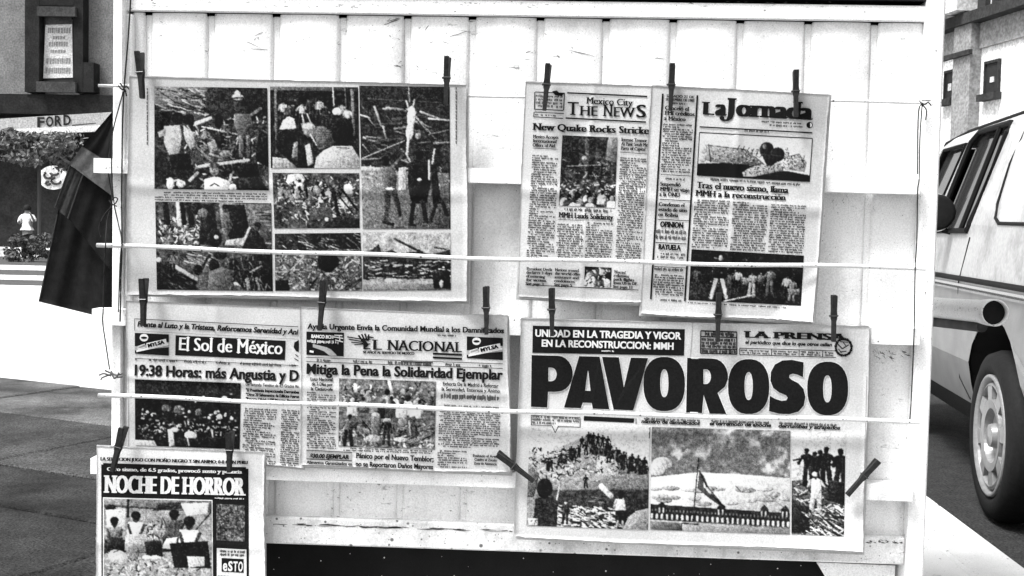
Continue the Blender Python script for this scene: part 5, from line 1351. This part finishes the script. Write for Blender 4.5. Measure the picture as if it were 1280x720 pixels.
GL = []
pb = bow(685, 444.6, 489.5, 716); GL.append(([(664.5, 443.8)] + pb[1:-1] + [(692, 489.8), (685, 489.6), (684, 509.4), (663.6, 508.4)], [bow(685.5, 459.5, 476.5, 695.8)]))
GL.append(([(724, 445.2), (749.5, 445.8), (761.6, 511.6), (741, 510.8), (739.5, 503.6), (728.5, 503.2), (726, 510.2), (705, 509.4)], [[(731.4, 488.2), (738.2, 488.6), (735.4, 463.5), (734.6, 463.5)]]))
GL.append(([(752.5, 446), (773.6, 446.6), (779.8, 484.6), (788.6, 447), (810, 447.6), (791.6, 513), (767, 512)], []))
GL.append((oval(830.2, 480, 26, 34, p=2.35), [oval(830.4, 479, 5.2, 17.6, 18, 2.3)]))
rb = bow(879, 448.2, 493, 910); GL.append(([(859, 447.2)] + rb[1:8] + [(906.5, 483), (897, 491), (908, 517.6), (887, 517), (879.5, 493.5), (877.5, 516.4), (857.6, 515.6)], [bow(879.3, 461.6, 480, 888.6)]))
GL.append((oval(935.8, 483.2, 25.8, 34.4, p=2.35), [oval(935.8, 482.6, 5.2, 17.6, 18, 2.3)]))
SO = [(1004.6, 452.8), (1003.8, 471.5), (997, 468.4), (991, 467), (987, 468.6), (986.4, 472), (990, 475), (998, 479), (1004.4, 486), (1006.8, 496), (1004.6, 507), (998, 514.6), (987, 517.6), (974, 517.2), (962, 514), (961.2, 513.6),
      (962.2, 494.6), (969, 498.6), (977, 501), (983, 500.4), (984.6, 497), (982.4, 494), (974, 490.6), (966.6, 485), (963, 476), (963.6, 465), (968.6, 455.6), (978, 450.6), (990, 449.8)]
GL.append((SO, []))
GL.append((oval(1034.6, 485.6, 25.6, 33.6, p=2.35), [oval(1034.2, 486, 5.4, 17, 18, 2.3)]))
for out_, holes in GL:
    for lay, m_, gr in ((.0006, 'bare', 1.0), (.0009, 'ink', 0)):
        loops = [np.array(out_, float)] + [np.array(h, float) for h in holes]
        if gr:
            P6.lines('letter_outline', [(*a, *c_, 2.0) for l in loops for a, c_ in zip(l, np.roll(l, -1, 0))], 'bare', lay); continue
        tri = tessellate_polygon([[Vector((a, c_, 0)) for a, c_ in l] for l in loops])
        mesh('headline_letter' if not gr else 'letter_outline', P6.world(np.concatenate(loops), lay), tri, M[m_], P6.root)
P6.lines('speech_box', [(664, 519, 725, 522, .8), (664, 531, 690, 532.2, .8), (697, 532.6, 725, 534, .8), (664, 519, 664, 531, .8), (725, 522, 725, 534, .8), (690, 532.2, 694, 541, .8), (694, 541, 698, 532.6, .8)])
P6.column([(665.5, 518.5), (724, 521.5), (724, 532.5), (665.5, 530)], 3.0, seed=40, para=.2)
P6.area('printed_bar', [(730, 520), (793, 523), (792, 528.6), (729.5, 525.6)], 'ink')
for t_, x0, x1, y0 in (('número de damnificados', 801.5, 875, 528.6), ('el terremoto de anoche', 887, 964, 531.2), ('derrumbes y atrapados', 973, 1050.5, 534.4)):
    P6.text('subheading', t_, x0, y0, x1, y0 + 2.6, 4.6, 'ital')
for x0, x1, y0 in ((805, 876, 521.5), (889, 962, 524.2), (974, 1046, 527)): P6.column([(x0, y0), (x1, y0 + 2.6), (x1, y0 + 6.4), (x0, y0 + 3.8)], 3.9, seed=int(x0), name='subheading', dens=1, hh=.75)
P6.lines('rule', [(812.5, 534, 811.5, 548, 1), (795, 523, 795, 530, .8)])
c = CV(151, 128, .86, 41, .08, .06)
c.fill([(0, 30), (18, 38), (40, 24), (70, 10), (80, 8), (110, 30), (151, 48), (151, 128), (0, 128)], .55); c.rub(0, 28, 60, 66, 240, (2, 6), (.8, 1.8)); c.fill([(74, 22), (104, 28), (100, 40), (78, 34)], .3); c.fill([(86, 34), (112, 40), (116, 66), (84, 60)], .72)
c.rub(60, 26, 120, 60, 120, (1.5, 5), (.8, 1.6))
for x, y in [(c.r.uniform(20, 150), 0) for _ in range(46)]:
    ty = 40 - 30 * math.exp(-((x - 78) / 34) ** 2) + c.r.uniform(-4, 10); c.man(x, ty, c.r.uniform(13, 19), c.r.choice((.04, .1, .8, .5)), .06, c.r.uniform(-.4, .4), .03)
for x in (74, 80, 86, 92, 98): c.man(x, 5 + abs(x - 76) * .25, 17, .05, .05, .1, .03)
for x in (118, 128, 136, 144): c.man(x, 30 + (x - 118) * .25, 24, .06, .05, .2, .03)
c.fill([(40, 66), (60, 60), (151, 58), (151, 82), (30, 82)], .5, .2); c.fill([(26, 80), (151, 76), (151, 128), (60, 128), (30, 100)], .17, .12); c.rub(76, 86, 90, 96, 8, (6, 10), (.8, 1.2), (.5,), (0, .1)); c.ln(92, 74, 104, 86, 7, .85)
c.rub(30, 100, 116, 127, 240, (3, 10), (.9, 2), (.12, .8, .9, .95), (-.1, .7)); c.man(48, 96, 30, .25, .06, 0, .8); c.ln(40, 72, 36, 98, 2, .85); c.man(72, 60, 18, .1, .1)
c.fill([(110, 90), (120, 88), (124, 104), (110, 106)], .85); c.ell(116, 84, 4.5, 6, .05); c.fill([(110, 104), (124, 103), (124, 120), (110, 118)], .05); c.ln(113, 118, 112, 128, 3, .6); c.ln(119, 118, 121, 128, 3, .6); c.ln(110, 92, 108, 100, 3, .7)
c.fill([(119, 128), (126, 112), (136, 104), (151, 100), (151, 128)], .6, .1); c.fill([(0, 46), (14, 60), (8, 90), (0, 90)], .45, .5)
c.fill([(10, 92), (24, 88), (38, 94), (38, 128), (8, 128)], .16, .06); c.ell(21, 78, 10, 13, .03); c.fill([(2, 118), (14, 118), (14, 127), (2, 127)], .9); c.rub(3, 120, 13, 126, 6, (2, 3), (.6, .8), (.1,))
P6.photo([(662, 535), (812, 535.5), (810, 662.5), (658, 657)], c)
c = CV(174, 131, .42, 42, .1, .12)
n_ = vnoise(c.ny, c.nx, 26, c.rs) * .6 + vnoise(c.ny, c.nx, 9, c.rs) * .4
bnd = np.clip(1 - c.yy / 56, 0, 1)
c.a += np.where(c.yy < 60, (np.clip((n_ - .48) * 3.2, 0, 1)) * .42, 0)
c.fill([(0, 64), (30, 60), (60, 56), (120, 57), (174, 60), (174, 104), (0, 104)], .88, .1); c.ell(14, 46, 13, 8, .78); c.ell(6, 54, 12, 8, .85)
for k in range(26): c.ell(c.r.uniform(0, 174), c.r.uniform(74, 96), c.r.uniform(4, 14), c.r.uniform(2, 4), c.r.choice((.7, .78, .62)), 0, .16)
c.fill([(0, 98), (174, 104), (174, 122), (0, 117)], .12, .06)
for k in range(28): c.ln(2 + k * 6.3, 111 + k * .18, 2 + k * 6.3, 115 + k * .2, 3, .85)
for k in range(40): c.ln(2 + k * 4.4, 104.5 + k * .12, 2 + k * 4.4, 106 + k * .12, 1.4, .5)
for x in (14, 88, 142, 168): c.fill([(x - 5, 99), (x, 94), (x + 5, 99), (x + 5, 106), (x - 5, 106)], .1); c.ln(x - 3, 103, x - 3, 108, 2, .8); c.ln(x + 2, 103, x + 2, 108, 2, .8)
c.fill([(0, 118), (174, 124), (174, 131), (0, 131)], .62, .12); c.fill([(0, 119), (40, 121), (40, 131), (0, 131)], .4, .1); c.ln(40, 121, 60, 122, 1.5, .1)
c.ln(59, 38, 53, 118, 1.5, .1); c.fill([(60, 53), (66, 60), (72, 74), (84, 88), (93, 99), (84, 96), (70, 86), (58, 76)], .25, .1); c.fill([(66, 64), (72, 76), (80, 86), (74, 84), (66, 74)], .82); c.ln(60, 54, 70, 74, 2, .05); c.ln(76, 84, 92, 99, 3, .06)
c.ln(106, 72, 112, 78, .9, .2); c.ln(124, 68, 168, 98, .8, .95)
c.busy = .12; c.warp = .2
P6.photo([(815, 533.7), (988, 538.5), (987, 668), (812.6, 662)], c)
c = CV(66, 130, .84, 43, .06, .06)
c.fill([(0, 62), (14, 60), (66, 70), (66, 130), (0, 130)], .3, .3); c.rub(0, 64, 66, 130, 170, (4, 16), (.9, 1.9), (.04, .08, .8, .92), (-.7, .9))
for x, y, h, l_ in ((20, 22, 50, -.2), (28, 26, 48, 0), (34, 24, 50, .1), (42, 20, 56, 0), (60, 22, 58, 0)): c.man(x, y, h, .05, .05, l_, .03, 1, .08)
c.ln(2, 36, 16, 32, 2, .05); c.man(30, 52, 56, .9, .75, -.1, .9); c.fill([(24, 60), (36, 60), (38, 84), (24, 84)], .88); c.fill([(0, 84), (20, 96), (24, 128), (0, 128)], .12); c.rub(0, 90, 66, 128, 50, (10, 26), (.8, 1.6), (.9, .06), (.3, .8)); c.fill([(46, 60), (66, 62), (66, 92), (40, 84)], .1)
P6.photo([(990, 540), (1057, 541), (1055, 670.5), (989.3, 668)], c)

# ------------------------------------------------------------------ 7. Esto
P7 = Paper([(120, 557), (330, 565.5), (331, 800), (121, 800)], 2.036, 'tabloid with white fat lettering on black, lowest at the bottom left corner', 'paper_white', seed=7, bulge=.004, curl=(.12, .08))
P7.text('headline', 'LA SELECCION JUGO CON MOÑO NEGRO Y SIN ANIMO; 0-0 CON PERU', 125, 575.6, 310, 580.4, 4.2, 'fat')
P7.area('black_ground', [(126.5, 580.5), (310.5, 586), (311.5, 798), (127, 798)], 'ink', .0003, 50); P7.area('black_ground', [(129, 578.8), (307.5, 584), (307.5, 590), (129, 585)], 'ink', .00034)
P7.text('headline', 'Otro sismo, de 6.5 grados, provocó susto y penuria', 133.5, 588.4, 302.5, 592, 4.4, 'face', 'bare', .0009)
P7.text('headline', 'NOCHE DE HORROR', 129.5, 616, 307, 619.6, 22, 'fat', 'bare', .0009)
P7.area('photograph_border', [(128.6, 621.6), (265.6, 625), (266.6, 790), (128.6, 790)], 'bare', .0005)
c = CV(135, 160, .62, 51, .12, .12)
c.fill([(0, 0), (135, 0), (135, 14), (0, 10)], .45, .25); c.fill([(96, 4), (132, 2), (130, 16), (104, 20)], .9); c.ln(0, 8, 90, 12, 2.2, .2); c.ell(8, 11, 7, 4, .08); c.ln(30, 0, 30, 22, 3, .08); c.fill([(70, 4), (96, 2), (98, 10), (60, 14)], .15); c.ln(134, 14, 112, 40, 2, .2); c.fill([(2, 14), (28, 12), (28, 40), (4, 40)], .85)
c.rub(50, 26, 84, 50, 90, (2, 5), (.8, 1.6)); c.rub(0, 70, 135, 100, 200, (2, 7), (.8, 2), (.15, .5, .8, .9))


def sitter(x, y, r, hair, shirt, pants, sk=.2):
    c.fill([(x - r * 1.6, y + r * 1.4), (x + r * 1.6, y + r * 1.4), (x + r * 1.9, y + r * 4.4), (x - r * 1.9, y + r * 4.4)], shirt); c.fill([(x - r * 2.2, y + r * 4.2), (x + r * 2.4, y + r * 4.2), (x + r * 2.8, y + r * 7), (x - r * 2.4, y + r * 7.4)], pants)
    c.ln(x - r * 1.6, y + r * 2, x - r * .9, y + r * 4.4, r * .6, sk); c.ln(x + r * 1.7, y + r * 2, x + r * .7, y + r * 4.5, r * .6, sk); c.ell(x, y + r * .5, r * .75, r, sk); c.ell(x, y, r, r * .9, hair)


sitter(13, 27, 5.5, .03, .5, .1); sitter(40, 20, 6, .03, .93, .6); c.fill([(28, 44), (54, 42), (56, 66), (30, 66)], .66, .2); sitter(88, 17, 6.5, .03, .3, .12); c.fill([(80, 26), (98, 24), (100, 46), (78, 50)], .28, .3); sitter(107, 26, 7.5, .03, .93, .06)
c.fill([(78, 48), (92, 46), (90, 62), (72, 60)], .88); c.fill([(82, 54), (130, 50), (134, 84), (88, 84)], .06, .05); c.fill([(104, 70), (126, 70), (126, 82), (106, 84)], .8, .3); c.fill([(50, 52), (72, 50), (74, 70), (54, 72)], .12)
c.ell(18, 72, 13, 9, .85, .3); c.ell(36, 66, 8, 10, .55); c.fill([(4, 46), (22, 48), (22, 64), (4, 60)], .12); c.ell(54, 72, 6, 3, .92); c.ell(64, 72, 6, 3, .9); c.ln(12, 66, 26, 60, 1, .1)
P7.photo([(130, 623), (264.5, 626.4), (265.2, 786), (130, 786)], c, layer=.0008)
c = CV(36, 46, .28, 52, .1, .3); c.rub(0, 0, 36, 46, 260, (.8, 2), (.6, 1), (.06, .55, .7))
P7.photo([(270.5, 630), (306, 631.2), (306, 677), (270.5, 675.5)], c, 'printed_text_block')
P7.column([(268.5, 621.6), (306.5, 622.8), (306.5, 625), (268.5, 623.8)], 2.4, 'bare', .0008, seed=3, name='small_print', hh=.7)
P7.area('logo_box', [(271, 685), (308, 687), (308.6, 780), (271, 780)], 'bare', .0005); P7.area('logo_panel', [(277, 697.4), (304.5, 698.8), (304.5, 716), (277, 714.6)], 'ink', .0008)
P7.column([(275, 687), (306, 688.2), (306, 696.5), (275, 695.5)], 3.6, seed=8, name='small_print'); P7.column([(272, 719), (306, 720.4), (306, 760), (272, 759)], 3.2, seed=9, name='small_print')
for t_, x0, x1, h in (('e', 278.4, 284, 13.5), ('S', 285, 290.6, 11.6), ('T', 291.4, 296.8, 11.6), ('O', 297.6, 303.4, 11.6)): P7.text('logo', t_, x0, 713.2 + (x0 - 278) * .04, x1, 713.4 + (x0 - 278) * .04, h, 'bold', 'bare', .0011)

# ------------------------------------------------------------------ clothes pegs
PX = 1.38e-3


def make_pin(label):
    root = empty('clothespin', (0, 0, 0), label, 'clothespin', 'dark pegs holding the newspapers')
    L_ = 58 * PX
    for sd in (0, 1):
        o0, o1 = (0, -.0062) if sd == 0 else (.0006, .0068)       # front and rear jaw along y
        pr = [(-.0040, 0), (.0040, 0), (.0045, L_ * .44), (.0062, L_ * .50), (.0062, L_ * .60), (.0054, L_ * .66), (.0056, L_ - .002), (.0048, L_), (-.0050, L_), (-.0056, L_ - .003), (-.0056, L_ * .66), (-.0062, L_ * .6), (-.0060, L_ * .5), (-.0045, L_ * .44)]
        pr = [(x * .86, z) for x, z in pr]
        dx = .0 if sd == 0 else .0018
        b = B(); V = []; n = len(pr)
        for (x, z) in pr:       # the two jaws open towards the handle end
            spread = max(0, z - L_ * .5) * .16
            f = o1 - spread if sd == 0 else o1 + spread
            g_ = o0 - spread if sd == 0 else o0 + spread
            V.append((x + dx * z / L_, g_, z))
        for (x, z) in pr:
            spread = max(0, z - L_ * .5) * .16
            V.append((x * .86 + dx * z / L_, (o1 - spread) if sd == 0 else (o1 + spread), z))
        tri = tessellate_polygon([[Vector((a, c_, 0)) for a, c_ in pr]])
        b.add(V, [tuple(t) for t in tri] + [tuple(i + n for i in t) for t in tri] + [(i, (i + 1) % n, (i + 1) % n + n, i + n) for i in range(n)])
        b.make('jaw', M['pin'], root)
    b = B()
    b.tube([(-.0075 + .0015 * i / 6, .0008 * math.cos(i * 1.1) - .0, L_ * .55 + .0016 * math.sin(i * 1.1)) for i in range(60)], .0006, 5)
    b.tube([(-.0066, -.007, L_ * .56), (.0066, -.007, L_ * .56)], .0007, 5)
    b.make('spring', M['spring'], root)
    return root


PINS = [(173.5, 65, 178, 123, 'top left corner of the page of photographs'), (559, 71, 557, 130, 'top right corner of the page of photographs'), (685, 80, 680.5, 138, 'title of the English-language newspaper'),
        (840, 80, 838, 138, 'left end of the heart cartoon tabloid'), (994, 88, 995, 146, 'right end of the heart cartoon tabloid'), (179, 348, 179, 407, 'left end of the gothic title newspaper'), (404.5, 350, 399.5, 413, 'left end of the eagle title newspaper'),
        (607, 358, 608, 418, 'right end of the eagle title newspaper'), (689, 360, 690, 420, 'white-on-black band of the giant headline tabloid'), (898, 366, 897, 427, 'middle of the giant headline tabloid'), (1042, 369, 1042, 427, 'title end of the giant headline tabloid beside its round seal'),
        (154, 534, 140.5, 589, 'top left corner of the lowest tabloid, tilted'), (287, 540, 286.5, 590, 'top right of the lowest tabloid'), (621.5, 567, 667, 601.5, 'left edge of the giant headline tabloid'), (1097, 575, 1059, 619, 'right edge of the giant headline tabloid')]
proto = None
for i, (u0, v0, u1, v1, lb) in enumerate(PINS):
    y = 2.0225 if i not in (11, 12) else 2.012
    lab = 'dark wooden clothespin ' + ('on the ' + lb)
    a = at(u0, v0, y); c_ = at(u1, v1, y)
    if proto is None:
        proto = make_pin(lab); r_ = proto
    else:
        r_ = proto.copy(); COL.objects.link(r_); r_['label'] = lab
        for ch in list(proto.children):
            k = ch.copy(); COL.objects.link(k); k.parent = r_
    d = a - c_
    r_.location = c_.tolist()
    r_.rotation_euler = (0, math.atan2(d[0], d[2]), 0)
    s_ = math.hypot(d[0], d[2]) / (58 * PX)
    r_.scale = (1, 1, s_)

# ------------------------------------------------------------------ cords
def cord(name, paths, r, label, m='cord', cat='cord'):
    b = B()
    for pth in paths:
        P = [at(u, v, y) for u, v, y in pth]
        Q = []
        for i in range(len(P) - 1):
            for t in np.linspace(0, 1, 6, endpoint=False):
                p0 = P[max(i - 1, 0)]; p1 = P[i]; p2 = P[i + 1]; p3 = P[min(i + 2, len(P) - 1)]
                Q.append(.5 * ((2 * p1) + (-p0 + p2) * t + (2 * p0 - 5 * p1 + 4 * p2 - p3) * t * t + (-p0 + 3 * p1 - 3 * p2 + p3) * t ** 3))
        Q.append(P[-1]); b.tube(Q, r, 6)
    o = b.make(name, M[m], None, True); tag(o, label, cat); return o


y = 2.066
cord('cord', [[(164, -12, 2.06), (160, 50, 2.06), (155.5, 105, 2.058), (153, 160, y), (152.5, 200, 2.05), (152, 250, y), (152.5, 306, 2.02), (151, 350, y), (150.5, 385, 2.05), (150, 402, 2.05)],
              [(148, 107, 2.055), (153, 112, 2.052), (158, 108, 2.054), (163, 114, 2.056)], [(150, 104, 2.056), (156, 112, 2.052), (158, 120, 2.057)]], .00135, 'taut black cord running down the left post to the slat ends')
cord('cord', [[(154, 115, 2.06), (147, 140, y), (142, 160, 2.06), (137, 190, 2.075), (135.5, 215, 2.08), (140, 250, 2.06), (134, 275, 2.05), (132, 306, 2.01), (130, 345, 2.04), (129, 386, 2.045), (128.5, 404, 2.05), (133, 435, 2.065), (137, 462, 2.065)],
              [(141, 160, 2.06), (139.5, 205, 2.048), (142, 250, 2.056), (148, 280, 2.06), (152, 300, 2.02), (150, 330, 2.06), (148, 390, 2.04)],
              [(136, 250, 2.056), (142, 256, 2.052), (147, 249, 2.055), (143, 247, 2.054), (139, 254, 2.053), (146, 258, 2.055)], [(140, 258, 2.055), (131, 268, 2.056), (124, 283, 2.058), (126, 296, 2.06)]], .0011, 'thin knotted string looped beside the left post, over the slat ends')
cord('string_knot', [[(138, 466, 2.064), (146, 469, 2.062), (153, 467, 2.064)], [(139, 470, 2.063), (130, 467, 2.06), (124, 469, 2.06)], [(139, 468, 2.063), (128, 472, 2.061), (126, 475, 2.06)], [(140, 467, 2.063), (131, 463, 2.06)], [(142, 472, 2.062), (153, 471, 2.064)], [(139, 464, 2.063), (143, 473, 2.061), (149, 466, 2.062)]],
     .0016, 'frayed twine knot round the left post below the middle slat', 'twine')
cord('cord', [[(1153, 128, 2.055), (1150, 170, 2.066), (1149, 222, 2.05), (1147, 240, 2.05), (1146, 300, 2.066), (1144, 334, 2.02), (1143, 400, 2.05), (1142, 432, 2.05), (1139, 500, 2.068), (1137, 528, 2.022)],
              [(1149, 126, 2.056), (1155, 131, 2.052), (1160, 128, 2.055), (1164, 132, 2.058)], [(1153, 131, 2.056), (1158, 138, 2.057), (1157, 150, 2.06)], [(1152, 126, 2.055), (1157, 126, 2.052), (1163, 126, 2.056)], [(1154, 130, 2.056), (1148, 142, 2.06), (1147, 218, 2.052)]], .0011, 'thin dark cord with a frayed knot tied at the top right post')

# ------------------------------------------------------------------ dark cloth hanging beyond the left post
cl = empty('hanging_cloth', at(95, 395, 2.35), 'heavy black cloth with a folded grey collar hanging beside the left post', 'cloth')


def drape(name, L_, R_, y, amp, m, nx=22, ny=26, ph=0.0, sub=None):
    """cloth between a left and a right outline (photo pixels), with folds in depth and a thickness"""
    def samp(pts, t):
        d = np.cumsum([0] + [math.dist(a, c_) for a, c_ in zip(pts, pts[1:])]); d /= d[-1]
        return np.interp(t, d, [p[0] for p in pts]), np.interp(t, d, [p[1] for p in pts])
    V = []; Fc = []
    for k in (0, 1):
        for i in range(ny + 1):
            t = i / ny; lx, ly = samp(L_, t); rx, ry = samp(R_, t)
            for j in range(nx + 1):
                s = j / nx
                yy = y - amp * math.sin(s * 9 + ph + 1.2 * t) * (.3 + .7 * t) - amp * .5 * math.sin(s * 23 + 3 * t + ph) + .012 * k
                V.append(at(lx + (rx - lx) * s, ly + (ry - ly) * s, yy))
    N_ = (nx + 1) * (ny + 1)
    for k in (0, 1):
        for i in range(ny):
            for j in range(nx):
                a = k * N_ + i * (nx + 1) + j; Fc.append((a, a + 1, a + nx + 2, a + nx + 1))
    ring = [j for j in range(nx + 1)] + [i * (nx + 1) + nx for i in range(1, ny + 1)] + [ny * (nx + 1) + j for j in range(nx - 1, -1, -1)] + [i * (nx + 1) for i in range(ny - 1, 0, -1)]
    Fc += [(ring[i], ring[(i + 1) % len(ring)], ring[(i + 1) % len(ring)] + N_, ring[i] + N_) for i in range(len(ring))]
    return mesh(name, V, Fc, M[m], cl, True)


drape('back_panel', [(88, 206), (72, 266), (60, 320), (48.5, 377)], [(150, 225), (150, 280), (150, 340), (150, 402)], 2.38, .006, 'cloth')
drape('top_panel', [(139, 141), (120, 163), (102, 184), (110, 192)], [(154, 120), (156, 180), (156, 220), (156, 250)], 2.33, .004, 'cloth', ph=1)
drape('grey_collar', [(102.6, 182.6), (94, 195), (86.6, 205.5), (92, 209.5)], [(150, 212), (150, 226), (150, 240), (150, 252)], 2.315, .003, 'cloth3', ph=2)
drape('sleeve', [(87.5, 207), (77, 235), (68.5, 260)], [(104, 217), (95, 242), (85, 273)], 2.335, .003, 'cloth2', 10, 14, ph=.5)
drape('front_panel', [(104, 218), (94, 245), (85, 273), (88, 276)], [(150, 250), (150, 290), (150, 330), (150, 352)], 2.34, .004, 'cloth', ph=.2)
b = B(); b.tube([at(87.5, 207, 2.325), at(68.5, 260, 2.325)], .0014, 5); b.tube([at(72, 268, 2.365), at(49, 377, 2.36)], .0014, 5); b.tube([at(104, 218, 2.32), at(85, 273, 2.32)], .0016, 5); b.make('seam', M['cloth2'], cl)

# ------------------------------------------------------------------ metal pipe beside the stand
e0 = at(1244, 391, 2.62); e1 = at(1128, 381, 3.5)
ax = (e0 - e1) / np.linalg.norm(e0 - e1)
pp = empty('metal_pipe', e1, 'white metal pipe with black open end jutting out right of the stand', 'pipe')
b = B(); Lp = np.linalg.norm(e0 - e1)
b.lathe(e1, ax, [(0, .026), (Lp - .10, .026), (Lp - .07, .028), (Lp - .03, .0295), (Lp, .0295), (Lp + .001, .0265), (Lp - .02, .0262)], 36); b.make('tube', M['rod'], pp, True)
b = B(); b.lathe(e1, ax, [(Lp - .021, .0262), (Lp - .022, .0001)], 24); b.make('open_end', M['dark'], pp)
e2, e3 = e1 - np.array([0, 0, .040]), e0 - ax * .09 - np.array([0, 0, .034])
b = B(); b.tube([e2, e3], .012, 12); b.make('lower_bar', M['wall_lm'], pp, True)
b = B(); b.tube([e2 + (e3 - e2) * .55 - [0, 0, .01], e2 + (e3 - e2) * .55 + [0, 0, .03]], .006, 8); b.make('bracket', M['rod'], pp)

# lettering of the shop sign
def sign_text(t_, x0, y0, x1, y1, h, offz):
    V_, Fc_ = raw_text(t_, .03); lo, hi = V_[:, 0].min(), V_[:, 0].max()
    P = np.array([[x0 + (x1 - x0) * (v[0] - lo) / (hi - lo), y0 + (y1 - y0) * (v[0] - lo) / (hi - lo) - v[1] / CAP * h] for v in V_])
    pass


for k_, ch_ in enumerate('FORD'):
    V_, Fc_ = raw_text(ch_, .03); lo, hi = V_[:, 0].min(), V_[:, 0].max(); x0 = 46.5 + k_ * 10.9; wd_ = 9.2
    P = np.array([[x0 + wd_ * (v[0] - lo) / (hi - lo), 158.8 - (x0 - 46.5) * .08 - v[1] / CAP * 12] for v in V_])
    mesh('letter', ps.p(P[:, 0], P[:, 1], .03), Fc_, M['wall_ld'], sg)
mesh('lettering', ps.p(np.array([90, 120, 120, 90.]), np.array([156., 153.4, 154.6, 157.4]), .03), [(0, 1, 2, 3)], M['wall_lm'], sg)
